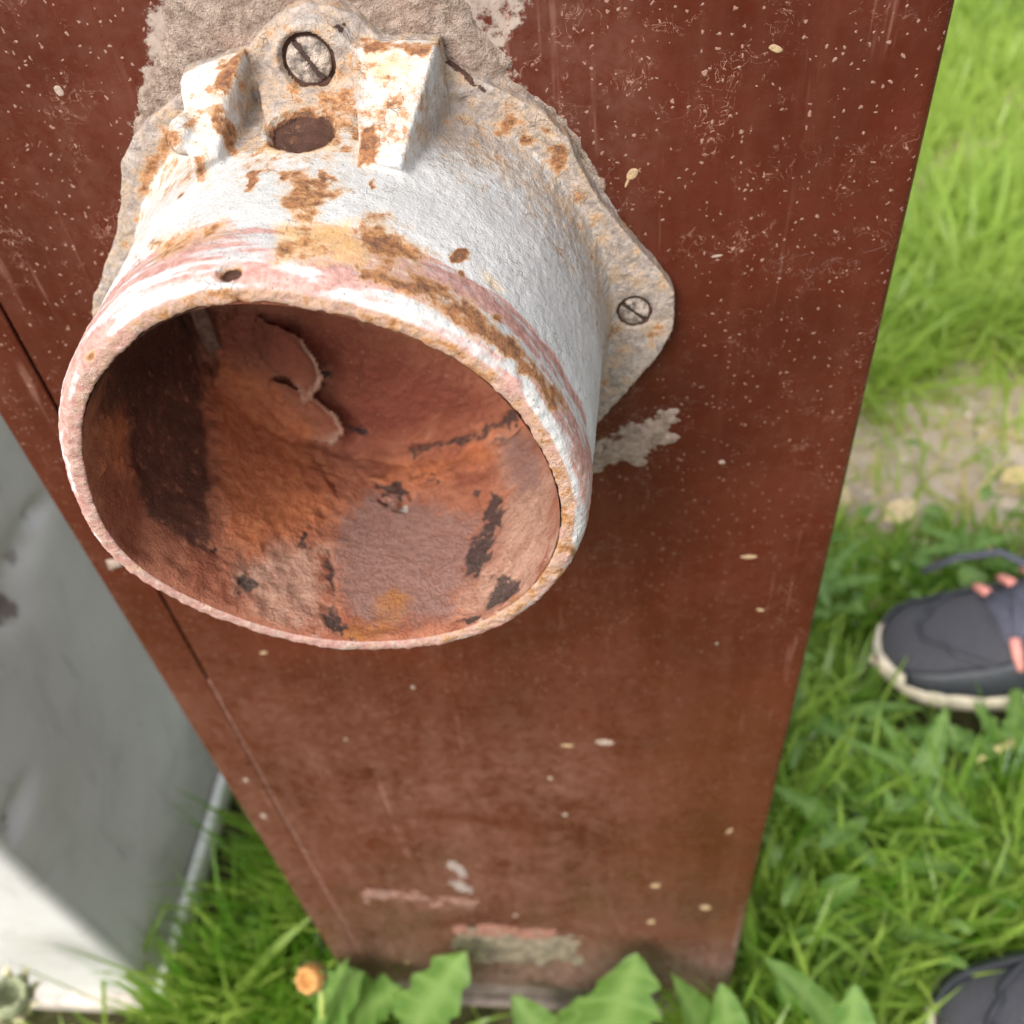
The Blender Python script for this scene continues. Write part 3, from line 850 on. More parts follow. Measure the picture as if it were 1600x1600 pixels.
# shared normals keep the seams invisible
NF = np.cross(V2[FQ[:, 2]] - V2[FQ[:, 0]], V2[FQ[:, 3]] - V2[FQ[:, 1]])
VN = np.zeros_like(V2)
for k in range(4):
    np.add.at(VN, FQ[:, k], NF)
VN /= np.maximum(np.linalg.norm(VN, axis=1), 1e-20)[:, None]
for pid, nm in ((0, 'barrel'), (1, 'rim'), (2, 'flange'), (3, 'rib'), (4, 'rib'), (5, 'screw_boss')):
    fs = FQ[part == pid]
    if not len(fs):
        continue
    used, inv = np.unique(fs, return_inverse=True)
    ob = mesh_np(nm, V2[used], inv.reshape(-1, 4), M_CAST, collar, attrs={k: v[used] for k, v in at.items()})
    ob.data.normals_split_custom_set_from_vertices(VN[used].tolist())
# screws: slotted countersunk heads
def screw(x, z, r, y, ang):
    nr, na = 12, 40
    V, Fc = [], []
    for j in range(nr + 1):
        q = j / nr
        for k in range(na):
            a = 2 * math.pi * k / na
            u, w = r * .86 * q * math.cos(a), r * .86 * q * math.sin(a)
            h = .0010 * (1 - q ** 3)
            ca = u * math.cos(ang) + w * math.sin(ang)
            if abs(ca) < r * .13:
                h -= .0011
            h += (random.random() - .5) * .00022
            V.append((u, -h, w))
    for k in range(na):
        a = 2 * math.pi * k / na
        V.append((r * .86 * math.cos(a), .003, r * .86 * math.sin(a)))
    for j in range(nr + 1):
        for k in range(na):
            Fc.append((j * na + k, j * na + (k + 1) % na, (j + 1) * na + (k + 1) % na, (j + 1) * na + k))
    o = mesh_py('screw', V, Fc, M_SCREW, collar)
    o.location = (x, y + (.0013 if r > .006 else .0009), z)
    g = bevel_box('slot', (-r * .13, -.0004, -r * .8), (r * .13, .0006, r * .8), M_SLOT, o, 0)
    g.rotation_euler = (0, -ang, 0)
    g.location = (0, .00035, 0)
screw(*SCREWS[0][:4], .50)
screw(*SCREWS[1][:4], .85)
screw(*SCREWS[2][:4], .4)
# inside: rusty wall, back wall, peeling flake, tab
Y_BACK = -.0042
def inner_masks(V):
    P = V + C0
    uv0 = to_px(P)
    uv = warp(uv0, P, 30, 16, 340)
    us = warp(uv0, P, 12, 14, 380)
    k = dict(
        left_dark=np.maximum(polys(warp(uv0, P, 6, 6, 390), [[(230, 470), (305, 465), (312, 560), (322, 700), (330, 850), (322, 868), (290, 850), (235, 810), (205, 740), (195, 640), (200, 540)]], 9) * .66,  # dark tone over the left part of the inner wall
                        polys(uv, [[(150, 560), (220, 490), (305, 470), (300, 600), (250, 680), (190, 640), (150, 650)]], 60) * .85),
        orange=polys(uv, [[(322, 500), (400, 560), (470, 640), (520, 740), (525, 790), (480, 830), (400, 870), (335, 850)], [(560, 740), (700, 700), (820, 640), (760, 740), (600, 760)], [(150, 650), (195, 640), (200, 750), (165, 750)]], 44) * .80,
        red=polys(uv, [[(300, 470), (480, 470), (640, 520), (800, 640), (640, 700), (530, 720), (500, 620), (400, 560), (330, 560)]], 60) * .74,
        tan=polys(uv, [[(462, 555), (500, 560), (512, 580), (490, 620), (474, 612), (482, 585)], [(360, 880), (430, 860), (515, 850), (520, 985), (430, 970), (350, 925)], [(800, 650), (880, 760), (890, 840), (840, 930), (720, 985), (700, 960), (740, 880), (780, 780), (770, 690)]], 42) * .74,
        mauve=polys(us, [[(522, 820), (570, 765), (640, 775), (720, 800), (762, 800), (730, 900), (700, 975), (560, 975), (522, 930)], [(780, 670), (840, 680), (850, 760), (800, 780)]], 30) * .78,
        amber=polys(us, [(615, 945, 34), [(550, 965), (600, 960), (640, 985), (570, 1000)], (555, 985, 22), (850, 925, 16), (800, 940, 14)], 18) * .62,
        char_shade=polys(us, [[(768, 770), (788, 785), (766, 848), (738, 896), (718, 892), (732, 852), (756, 815)], [(462, 828), (484, 830), (480, 852), (468, 850)], [(510, 850), (522, 880), (520, 925), (512, 910)], [(500, 945), (522, 950), (540, 985), (555, 1000), (510, 980)],
                        (382, 908, 13), (330, 858, 8), [(765, 900), (805, 905), (795, 935), (760, 955), (755, 930)], [(702, 970), (760, 955), (735, 978)], [(512, 655), (535, 668), (580, 670), (570, 682), (540, 678)],
                        [(580, 755), (620, 752), (640, 770), (600, 775)], [(660, 750), (690, 742), (690, 750), (665, 758)], (742, 768, 9), [(815, 640), (818, 650), (740, 690), (640, 708), (640, 700), (740, 680)], [(490, 560), (516, 575), (508, 612), (490, 628), (500, 600)]], 8) * .80,  # charred marks, plus shade painted into the back crease and beside the flake
        pale=polys(uv, [(620, 793, 5), (415, 905, 4), (470, 935, 4)], 5) * .5)
    return P, uv, k
nth2, ns2 = 460, 130
tt = np.linspace(0, 2 * np.pi, nth2, endpoint=False)
ss = np.linspace(.0, .998, ns2)
TT, SS = np.meshgrid(tt, ss, indexing='ij')
RR = wall_in(TT, np.clip(SS, 0, 1)) - .0003 + .0004 * sstep(.97, 1.0, SS)
V = np.stack([RR * np.cos(TT), -SS * LEN, RR * np.sin(TT)], -1).reshape(-1, 3)
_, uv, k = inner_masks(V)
nrm = -np.stack([np.cos(TT), np.zeros_like(TT), np.sin(TT)], -1).reshape(-1, 3)
fade = sstep(1.0, .93, SS).ravel()
d = (fbm(V, 60, 4, 51) - .5) * .0030 + (fbm(V, 260, 4, 52) - .5) * .0016
d += k['tan'] * (fbm(V, 190, 3, 53) - .45) * .0035 * (uv[:, 0] < 560)
d -= k['char_shade'] * .0010
d *= 1 - .65 * k['mauve']
d += sstep(.35, .6, k['orange']) * .0012 + k['mauve'] * (-.0008)
d -= sstep(20, 12, np.hypot(uv[:, 0] - 622, (uv[:, 1] - 782) * 1.5)) * .0035
V = V + nrm * (d * fade)[:, None]
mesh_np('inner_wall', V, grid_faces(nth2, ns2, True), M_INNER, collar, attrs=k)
nr = 110
rr = np.linspace(0.0, 1, nr)
nb_ = 300
tb = np.linspace(0, 2 * np.pi, nb_, endpoint=False)
TB, RB = np.meshgrid(tb, rr, indexing='ij')
V = np.stack([RB * .0655 * np.cos(TB), np.full(RB.shape, Y_BACK), RB * .0655 * np.sin(TB)], -1).reshape(-1, 3)
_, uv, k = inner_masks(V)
d = (fbm(V, 45, 4, 61) - .5) * .006 + (fbm(V, 180, 4, 62) - .5) * .0026 + (fbm(V, 500, 3, 63) - .5) * .0012
d += sstep(.3, .6, k['orange']) * .0028
d += .0022 * sstep(-6, 8, poly_sd(uv, [(325, 500), (400, 480), (480, 520), (508, 570), (485, 625), (440, 700), (500, 740), (525, 770), (500, 820), (420, 860), (330, 860)]))
d -= k['char_shade'] * .0018
V[:, 1] -= d
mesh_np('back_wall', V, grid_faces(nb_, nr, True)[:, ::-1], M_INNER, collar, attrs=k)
# peeling flake with a curled edge
def patch_px(name, poly, y, curl, mat, parent, step=5, thick=.0009):
    poly = np.array(poly, float)
    xs = np.arange(poly[:, 0].min() - step, poly[:, 0].max() + step, step)
    ys = np.arange(poly[:, 1].min() - step, poly[:, 1].max() + step, step)
    X, Y = np.meshgrid(xs, ys, indexing='ij')
    uvp = np.stack([X.ravel(), Y.ravel()], 1)
    Q = np.array([on_y(a, b, y) for a, b in uvp]) - C0
    sd = poly_sd(uvp, poly) + (fbm(Q, 300, 3, 71) - .5) * 9
    Fq = grid_faces(len(xs), len(ys))
    Fq = Fq[(sd[Fq] > 0).all(1)]
    Q[:, 1] -= curl(uvp, sd) + (fbm(Q, 200, 3, 72) - .5) * .0015
    used, inv = np.unique(Fq, return_inverse=True)
    inv = inv.reshape(-1, 4)
    Q = Q[used]
    _, _, k = inner_masks(Q)
    edge_ = sstep(20, 3, sd[used]) * sstep(poly[:, 0].mean() - 20, poly[:, 0].max() - 10, uvp[used][:, 0])
    k['tan'] = np.maximum(k['tan'] * .4, .85 * edge_)
    k['char_shade'] = k['char_shade'] * 0
    o = mesh_np(name, Q, inv, mat, parent, attrs=k)
    so = o.modifiers.new('t', 'SOLIDIFY')
    so.thickness = thick
    so.offset = 0
    return o
patch_px('peeling_flake', [(396, 500), (440, 508), (475, 518), (498, 545), (512, 575), (502, 600), (478, 628), (466, 600), (440, 585), (405, 570), (385, 540)], Y_BACK - .0075, lambda u, sd: .0050 * sstep(26, 0, sd) * sstep(430, 500, u[:, 0]) - .004 * sstep(430, 390, u[:, 0]), M_INNER, collar, 4)
patch_px('loose_scale', [(395, 600), (440, 592), (490, 610), (530, 640), (545, 668), (520, 690), (470, 680), (430, 660), (400, 640)], Y_BACK - .0055, lambda u, sd: .0028 * sstep(20, 0, sd) * sstep(400, 500, u[:, 0]) - .004 * sstep(440, 395, u[:, 0]), M_INNER, collar, 4)
a0, a1, a2 = on_y(302, 470, -.013) - C0, on_y(328, 535, -.011) - C0, on_y(352, 572, -.008) - C0
tabm = plain('rusty_tab_steel', (.15, .085, .058), .8, .4, 300)
wv = np.array([.0021, 0, .0004])
V, Fc = [], []
for c, w in ((a0, 1.0), ((a0 + a1) / 2, 1.2), (a1, 1.15), (a2, .4)):
    for sx, sy in ((-1, 0), (1, 0), (1, 1), (-1, 1)):
        V.append(c + wv * sx * w + np.array([0, .0014 * sy, 0]))
for j in range(3):
    for q in range(4):
        Fc.append((j * 4 + q, j * 4 + (q + 1) % 4, (j + 1) * 4 + (q + 1) % 4, (j + 1) * 4 + q))
Fc += [(3, 2, 1, 0), (12, 13, 14, 15)]
mesh_py('metal_tab', V, Fc, tabm, collar, False)
# ------------------------------------------------------------------ white cabinet on the left
BX, BY = -.3236, -.010
cab = thing('white_cabinet', 'dented white metal appliance cabinet standing in the grass left of the brown panel', 'cabinet', (BX, BY, 0))
def cab_side():
    ys, zs = np.arange(0.0085, .56, .004), np.arange(.022, .86, .004)
    Y, Z = np.meshgrid(ys, zs, indexing='ij')
    V = np.stack([np.zeros(Y.size), Y.ravel(), Z.ravel()], 1)
    uv = to_px(V + np.array([BX, BY, 0]))
    dent = [(30, 870, 26, 60), (10, 960, 30, 40), (22, 1270, 14, 46), (60, 800, 14, 20)]
    dd = sum(np.exp(-((uv[:, 0] - a - (b - uv[:, 1]) * .35) / w) ** 2 - ((uv[:, 1] - b) / h) ** 2) for a, b, w, h in dent)
    V[:, 0] += -dd * .008 + (fbm(V, 7, 3, 81) - .5) * .006
    dent_marks = np.clip(dd * .42, 0, 1) + .34 * polys(uv, [(20, 955, 26), (40, 870, 10), (12, 1290, 12)], 14)  # darker tone over the dents and the marks beside them
    return mesh_np('side_panel', V, grid_faces(len(ys), len(zs)), M_CAB, cab, attrs={'dent_marks': dent_marks})
cab_side()
def cab_front():
    xs, zs = np.concatenate([np.arange(-.60, -.012, .006), [-.0085]]), np.arange(.022, .86, .006)
    X, Z = np.meshgrid(xs, zs, indexing='ij')
    V = np.stack([X.ravel(), np.zeros(X.size), Z.ravel()], 1)
    V[:, 1] += (fbm(V, 6, 3, 85) - .5) * .003
    return mesh_np('front_panel', V, grid_faces(len(xs), len(zs)), M_CAB, cab, attrs={'dent_marks': np.zeros(len(V))})
cab_front()
# rounded upright corner between the two
ca = np.linspace(0, math.pi / 2, 9)
zs = np.arange(.022, .86, .01)
V = np.array([[(-.009 + .0092 * math.sin(a), .009 - .0092 * math.cos(a), z) for z in zs] for a in ca]).reshape(-1, 3)
mesh_np('corner_edge', V, grid_faces(9, len(zs)), M_CAB, cab, attrs={'dent_marks': np.zeros(len(V))})
bevel_box('base_rail', (.001, .0, .004), (.0115, .56, .034), M_RAIL, cab, .004, 3)
bevel_box('base_rail', (-.60, -.010, .004), (-.001, .010, .026), plain('pinkish_rail_paint', (.52, .45, .41), .6, .3, 40), cab, .003)
bevel_box('top_sheet', (-.60, .002, .858), (-.002, .56, .872), M_CAB, cab, .004)
bevel_box('back_panel', (-.60, .545, .022), (-.006, .556, .856), M_CAB, cab, .002)
bevel_box('side_panel', (-.604, .004, .022), (-.596, .54, .856), M_CAB, cab, .002)
# ------------------------------------------------------------------ sneakers
def sneaker(loc, rz, label):
    root = thing('sneaker', label, 'shoe', loc, rz, 'sneakers standing in the grass')
    root.scale = (1.1, 1.16, 1.08)
    xs = np.array([0, .004, .012, .025, .045, .07, .10, .13, .16, .19, .22, .25, .27, .28])
    hw = np.array([.006, .018, .029, .038, .0445, .048, .0475, .044, .040, .037, .036, .034, .027, .012])
    cy = np.array([.004, .004, .004, .004, .003, .001, -.001, -.002, -.002, -.001, 0, 0, 0, 0])
    top = np.array([.030, .038, .046, .052, .057, .063, .073, .086, .098, .104, .104, .106, .104, .09])
    sh = np.array([.024, .025, .026, .027, .028, .028, .029, .030, .031, .031, .033, .034, .034, .034])
    spring = np.array([.012, .011, .009, .006, .003, .001, 0, 0, 0, 0, 0, 0, .001, .003])
    xi = np.concatenate([np.linspace(0, .03, 9)[:-1], np.linspace(.03, .28, 34)])
    g = lambda a: np.interp(xi, xs, a)
    HW, CY, TP, SH, SP = g(hw), g(cy), g(top), g(sh), g(spring)
    HW = np.where(xi < .045, .0455 * np.sqrt(np.clip(1 - ((.05 - xi) / .05) ** 2, 0.012, 1)), HW)
    # sole: closed loft
    V, Fc = [], []
    prof = [(0, 0), (.92, 0), (1.02, .15), (1.05, .55), (1.0, .95), (.9, 1), (0, 1)]
    prof = prof + [(-a, b) for a, b in prof[-2:0:-1]]
    m = len(prof)
    for i in range(len(xi)):
        for a, b in prof:
            V.append((xi[i] - (.004 if i == 0 else 0), CY[i] + a * (HW[i] + .002), SP[i] * (1 - .5 * b) + b * SH[i]))
    for i in range(len(xi) - 1):
        for q in range(m):
            Fc.append((i * m + q, i * m + (q + 1) % m, (i + 1) * m + (q + 1) % m, (i + 1) * m + q))
    Fc += [tuple(range(m)), tuple((len(xi) - 1) * m + q for q in range(m - 1, -1, -1))]
    mesh_py('sole', V, Fc, M_SOLE, root)
    # upper shell: superellipse arches, open at the ankle
    na = 25
    def arch(i, q, off=0.0):
        a = math.pi * q
        e = .80
        h = TP[i] - SH[i] + .004
        c, s_ = math.cos(a), math.sin(a)
        y = math.copysign(abs(c) ** e, c) * (HW[i] - .001 + off) * (1 - .10 * s_ * sstep(.08, .2, xi[i]))
        return (xi[i] + .0015 - off * (.6 if xi[i] < .03 else 0), CY[i] + y, SH[i] - .004 + (abs(s_) ** e) * (h + off))
    V, Fc = [], []
    for i in range(len(xi)):
        for j in range(na):
            V.append(arch(i, j / (na - 1)))
    for i in range(len(xi) - 1):
        for j in range(na - 1):
            if xi[i] > .165 and 7 < j < 16:
                continue
            Fc.append((i * na + j, (i + 1) * na + j, (i + 1) * na + j + 1, i * na + j + 1))
    u = mesh_py('upper', V, Fc, M_KNIT, root)
    so = u.modifiers.new('t', 'SOLIDIFY')
    so.thickness = .004
    so.offset = 1
    # mudguard overlay hugging the sole, vamp seam, toe bumper
    def overlay(nm, mat, x0, x1, f0, f1, off):
        ids = [i for i in range(len(xi)) if x0 <= xi[i] <= x1]
        V, Fc = [], []
        for i in ids:
            t = (xi[i] - x0) / (x1 - x0)
            qa, qb = f0(t), f1(t)
            for j in range(7):
                V.append(arch(i, qa + (qb - qa) * j / 6, off))
        for a in range(len(ids) - 1):
            for j in range(6):
                Fc.append((a * 7 + j, (a + 1) * 7 + j, (a + 1) * 7 + j + 1, a * 7 + j + 1))
        o = mesh_py(nm, V, Fc, mat, root)
        o.modifiers.new('t', 'SOLIDIFY').thickness = .002
        return o
    overlay('mudguard', M_OVERLAY, .010, .20, lambda t: .005, lambda t: .20 + .04 * math.sin(3 * t), .0016)
    overlay('mudguard', M_OVERLAY, .010, .20, lambda t: .80 - .04 * math.sin(3 * t), lambda t: .995, .0016)
    V, Fc = tube([arch(min(range(len(xi)), key=lambda i: abs(xi[i] - (.030 + .085 * abs(q - .5) ** 1.2 * 2.4))), q, .0015) for q in np.linspace(.10, .90, 25)], .0022, 6)
    mesh_py('vamp_seam', V, Fc, M_OVERLAY, root)
    V, Fc = tube([(.002 + .055 * abs(a) ** 2.2, .004 + a * .036, .022) for a in np.linspace(-.55, .75, 12)], [.004] + [.007] * 10 + [.004], 8)
    mesh_py('toe_bumper', V, Fc, M_CORAL if False else plain('peach_rubber', (.72, .42, .27), .7, .1), root)
    # tongue and laces
    V, Fc = [], []
    for i, t in enumerate(np.linspace(0, 1, 9)):
        x = .088 + .10 * t
        z = float(np.interp(x, xi, TP)) + .003 + .035 * t ** 2.2
        for y, dz in ((-.024, -.006), (-.012, 0), (0, .002), (.012, 0), (.024, -.006)):
            V.append((x, -.001 + y * (1 + .3 * t), z + dz))
    for i in range(8):
        for j in range(4):
            Fc.append((i * 5 + j, (i + 1) * 5 + j, (i + 1) * 5 + j + 1, i * 5 + j + 1))
    tg = mesh_py('tongue', V, Fc, M_LACE, root)
    tg.modifiers.new('t', 'SOLIDIFY').thickness = .006
    def topz(x, y):
        i = min(range(len(xi)), key=lambda i: abs(xi[i] - x))
        return float(TP[i]) - .010 * (y / .03) ** 2
    for n, x in enumerate((.092, .112, .132, .152)):
        for s_ in (-1, 1):
            yy = s_ * .030
            z = topz(x, yy) + .006
            V, Fc = tube([(x + .004, yy + s_ * .014, z - .012), (x + .003, yy + s_ * .006, z - .003), (x + .004, yy - s_ * .004, z + .003), (x + .007, yy - s_ * .010, z + .004)], [.0028, .0042, .0046, .003], 8)
            mesh_py('eyelet_loop', V, Fc, M_CORAL, root)
        V, Fc = tube([(x + .004, -.026, topz(x, .03) + .008), (x + .002 + .012, 0, topz(x, 0) + .016), (x + .004 + .018, .026, topz(x, .03) + .009)], .0036, 7)
        mesh_py('lace', V, Fc, M_LACE, root)
        V, Fc = tube([(x + .004, .026, topz(x, .03) + .008), (x + .002 + .012, 0, topz(x, 0) + .013), (x + .004 + .018, -.026, topz(x, .03) + .009)], .0036, 7)
        mesh_py('lace', V, Fc, M_LACE, root)
    # a loose lace end trailing on the far side
    if rz > math.radians(12):
        return root
    V, Fc = tube([(.13, -.02, .10), (.11, -.045, .098), (.085, -.062, .075), (.062, -.070, .050)][::1], .0032, 7)
    V = [(v[0], -v[1], v[2]) for v in V]
    Fc = [f[::-1] for f in Fc]
    mesh_py('lace', V, Fc, M_LACE, root)
    return root
sneaker((.332, .316, .032), math.radians(9), 'dark grey sneaker with coral lace loops and cream sole in the grass')
sneaker((.304, -.042, .034), math.radians(14), 'grey sneaker toe poking through grass at the bottom right corner')
# ------------------------------------------------------------------ plants with leaves
DANDELION = [(0, .10), (.12, .13), (.20, .42), (.24, .16), (.33, .62), (.37, .24), (.46, .84), (.50, .42), (.56, 1.0), (.62, .80), (.68, .95), (.75, .72), (.80, .80), (.87, .55), (.91, .56), (.96, .30), (.99, .16), (1, 0)]
def leaf_mesh(B, T, w, lobes=0, cup=.25, bend=.25, up=None, seed=0, blunt=False, n=16):
    B, T = np.array(B, float), np.array(T, float)
    ax = T - B
    L = np.linalg.norm(ax)
    ax /= L
    upv = np.array([0, 0, 1.0]) if up is None else np.array(up, float)
    side = np.cross(ax, upv)
    side /= np.linalg.norm(side)
    nr_ = np.cross(side, ax)
    r = np.random.default_rng(seed)
    n = 40 if lobes else (28 if n == 16 else n)
    V, tint = [], []
    fr_ = (-1, -.55, 0, .55, 1)
    for i in range(n + 1):
        t = i / n if lobes else 1 - (1 - i / n) ** 1.5
        wd = (math.sin(math.pi * t ** (.66 if blunt else .8)) ** (.58 if blunt else .9)) if t < 1 else 0
        wd = max(wd, .07 * (1 - t))
        if lobes:
            wd = float(np.interp(t, [q[0] for q in DANDELION], [q[1] for q in DANDELION])) * (1 if lobes > 2 else 1.0 if t > .5 else .75 + .25 * t)
        c = B + ax * L * t + side * .04 * L * math.sin(3.1 * t + seed) + nr_ * L * bend * (math.sin(math.pi * t) * .6 - .25 * t * t)
        if lobes:
            wd *= 1 + .16 * math.sin(2 * math.pi * 8 * t) * (.1 < t < .96)
        for f in fr_:
            jig = 1 + (r.random() - .5) * (.30 if lobes else .14)
            V.append(c + side * f * wd * w * jig + nr_ * (cup * abs(f) * wd * w + (r.random() - .5) * .1 * w * abs(f)))
            tint.append(1.0 if f == 0 else .22 + .30 * r.random() + (.35 if math.sin(2 * math.pi * (8 * t - 2.2 * abs(f))) > .72 else 0))
    return np.array(V), grid_faces(n + 1, 5), np.array(tint)
def leaf(parent, B, T, w, mat=None, sub=True, **kw):
    org = np.array(parent.location)
    V, Fq, tint = leaf_mesh(B, T, w, **kw)
    o = mesh_np('leaf', V, Fq, mat or M_LEAF, parent, attrs={'tint': tint}, origin=org)
    s_ = o.modifiers.new('s', 'SUBSURF')
    s_.uv_smooth = 'NONE'
    s_.levels = s_.render_levels = 1
    return o
FRONT = 'dandelion plants in front of the brown panel'
def plant(label, base, leaves, group=FRONT, name='dandelion_plant', cat='weed'):
    p = thing(name, label, cat, base, 0, group)
    for i, (B, T, w, kw) in enumerate(leaves):
        leaf(p, B, T, w, seed=int(abs(B[0]) * 9999) + i, **kw)
    return p
z = on_z
fy = lambda u, v: on_y(u, v, -.022)
pa = (-.150, -.038, 0)
p1 = plant('dandelion with a faded orange flower head at the left foot of the brown panel', pa,
           [(pa, fy(548, 1522), .028, dict(lobes=3)), (pa, fy(612, 1535), .026, dict(lobes=3)), (pa, fy(520, 1500), .008, dict(lobes=2)),
            ((-.10, -.05, 0), fy(724, 1500), .026, dict(lobes=1.2, bend=.14, up=(0, -.5, 1))), (pa, fy(470, 1620), .012, dict(lobes=3))])
hb = np.array(on_y(488, 1527, -.045))
V, Fc = tube([(-.150, -.040, 0), (-.165, -.04, .04), tuple(hb + np.array([.003, -.003, -.018]))], [.0024, .0022, .0020], 8)
mesh_py('stem', [Vector(v) - Vector(pa) for v in V], Fc, M_STALK, p1)
def flower_head(parent, c, r, axis, mat_p, mat_b, closed=True):
    c = Vector(c) - Vector(parent.location)
    q = Vector(axis).to_track_quat('Z', 'Y')
    V, Fc = [], []
    prof = [(0, -.9), (.55, -.85), (.92, -.4), (1.0, 0), (.9, .5), (.78, .9), (.62, .85), (.5, .3), (0, .15)]
    for a, h in prof:
        for k in range(16):
            t = 2 * math.pi * k / 16
            rr_ = a * r * (1 + (.10 if k % 2 else -.06) * (1 if h > .3 else .2))
            V.append(c + q @ Vector((rr_ * math.cos(t), rr_ * math.sin(t), h * r)))
    for j in range(len(prof) - 1):
        for k in range(16):
            Fc.append((j * 16 + k, j * 16 + (k + 1) % 16, (j + 1) * 16 + (k + 1) % 16, (j + 1) * 16 + k))
    hd_ = mesh_py('flower_head', V, Fc, mat_p, parent)
    for k in range(9):
        t = 2 * math.pi * k / 9 + .2
        n1 = Vector((math.cos(t), math.sin(t), 0))
        tn = Vector((-math.sin(t), math.cos(t), 0))
        pts = []
        for h, o_, w in ((-.95, .5, .20), (-.4, 1.04, .30), (.2, 1.12, .24), (.55, 1.18 if closed else 1.5, .03)):
            for sg in (-1, 1):
                pts.append(c + q @ ((n1 * o_ + tn * w * sg + Vector((0, 0, h))) * r))
        b = mesh_py('bract', pts, [(0, 1, 3, 2), (2, 3, 5, 4), (4, 5, 7, 6)], mat_b, parent)
        b.modifiers.new('t', 'SOLIDIFY').thickness = .0004
    return hd_
flower_head(p1, hb, .0095, (-.25, -.55, .8), M_PETAL, M_BRACT)
pb = (.045, -.055, 0)
plant('dandelion with broad jagged leaves in front of the middle of the brown panel', pb,
      [(pb, fy(1002, 1506), .036, dict(lobes=1.1, bend=.14, up=(.2, -.6, 1))), (pb, fy(900, 1562), .026, dict(lobes=1.3, bend=.1, up=(0, -.5, 1))), (pb, fy(795, 1566), .024, dict(blunt=True, bend=.1, up=(0, -.5, 1))),
       (pb, fy(1010, 1590), .012, dict(lobes=2)), (pb, (.0, -.13, .05), .016, dict(lobes=3)), (pb, (.10, -.12, .04), .014, dict(lobes=3))])
pc = (.150, -.045, 0)
plant('dandelion beside the right foot of the brown panel with short broad leaves', pc,
      [(pc, fy(1054, 1530), .022, dict(bend=.1)), (pc, fy(1122, 1555), .024, dict(blunt=True)), (pc, (.20, -.10, .05), .014, dict(lobes=3)), (pc, (.12, -.13, .04), .014, dict(lobes=3))])
pd = (.238, -.05, 0)
plant('round leaved weed near the bottom edge, right of the brown panel', pd,
      [(pd, fy(1330, 1556), .028, dict(blunt=True, up=(0, -.3, 1))), (pd, fy(1215, 1522), .018, dict(blunt=True)), (pd, (.30, -.11, .05), .016, dict(blunt=True)), (pd, (.2, -.13, .04), .014, dict())], 'broad leaved weeds in the grass')
# withered seed head in the bottom left corner
wl = np.array(z(14, 1562, .16))
pw = thing('withered_dandelion', 'withered closed dandelion head with papery bracts in front of the white cabinet', 'weed', (float(wl[0]) - .01, float(wl[1]) - .01, 0))
V, Fc = tube([(0, 0, 0), (.004, .003, .06), tuple(wl - np.array(pw.location) + np.array([-.004, -.004, -.012]))], [.0028, .0025, .0022], 8)
mesh_py('stem', V, Fc, M_STALK, pw)
flower_head(pw, wl, .0150, (.35, .1, .9), plain('grey_green_head', (.25, .27, .15), .8, .4, 300), plain('papery_bracts', (.55, .50, .30), .7, .3, 200), False)
# weeds to the right of the panel
WEED = [(.262, .130, 5, .10, .012, 0), (.335, .175, 6, .085, .014, 1), (.43, .215, 6, .09, .016, 0), (.245, .235, 5, .10, .012, 1), (.285, .055, 5, .08, .013, 1), (.39, .12, 5, .09, .014, 1), (.28, .40, 5, .09, .012, 0), (.46, .47, 5, .06, .010, 0)]
WL = ['weed by the lower right edge of the brown panel, level between the two sneakers', 'weed growing straight below the toe of the dark sneaker with coral loops', 'weed at the right margin just below the sole of the dark sneaker',
      'weed touching the right edge of the brown panel, lower left of the dark sneaker toe', 'weed just above the toe of the grey sneaker at the bottom right corner', 'weed at the right margin halfway between the two sneakers',
      'weed between the right edge of the brown panel and the toe of the dark sneaker', 'small flat weed behind the dark sneaker, by the bare soil']
for (x, y, n, L, w, bl), lb in zip(WEED, WL):
    p = thing('broadleaf_weed', lb, 'weed', (x, y, 0), 0, 'broad leaved weeds in the grass')
    r = np.random.default_rng(int(x * 1000 + y * 7000))
    for i in range(n + 3):
        a = 2 * math.pi * (i + r.random() * 1.4) / (n + 3)
        el = .45 + .85 * r.random()
        Ll = L * (.75 + .6 * r.random())
        T = (x + Ll * math.cos(a) * math.cos(el), y + Ll * math.sin(a) * math.cos(el), .012 + Ll * math.sin(el))
        leaf(p, (x + .006 * math.cos(a), y + .006 * math.sin(a), .008), T, w * (.55 + .5 * r.random()), lobes=0 if bl else 2.5, blunt=bool(bl) or r.random() > .5, seed=i + int(x * 500), bend=.35 + .3 * r.random(), cup=.12)
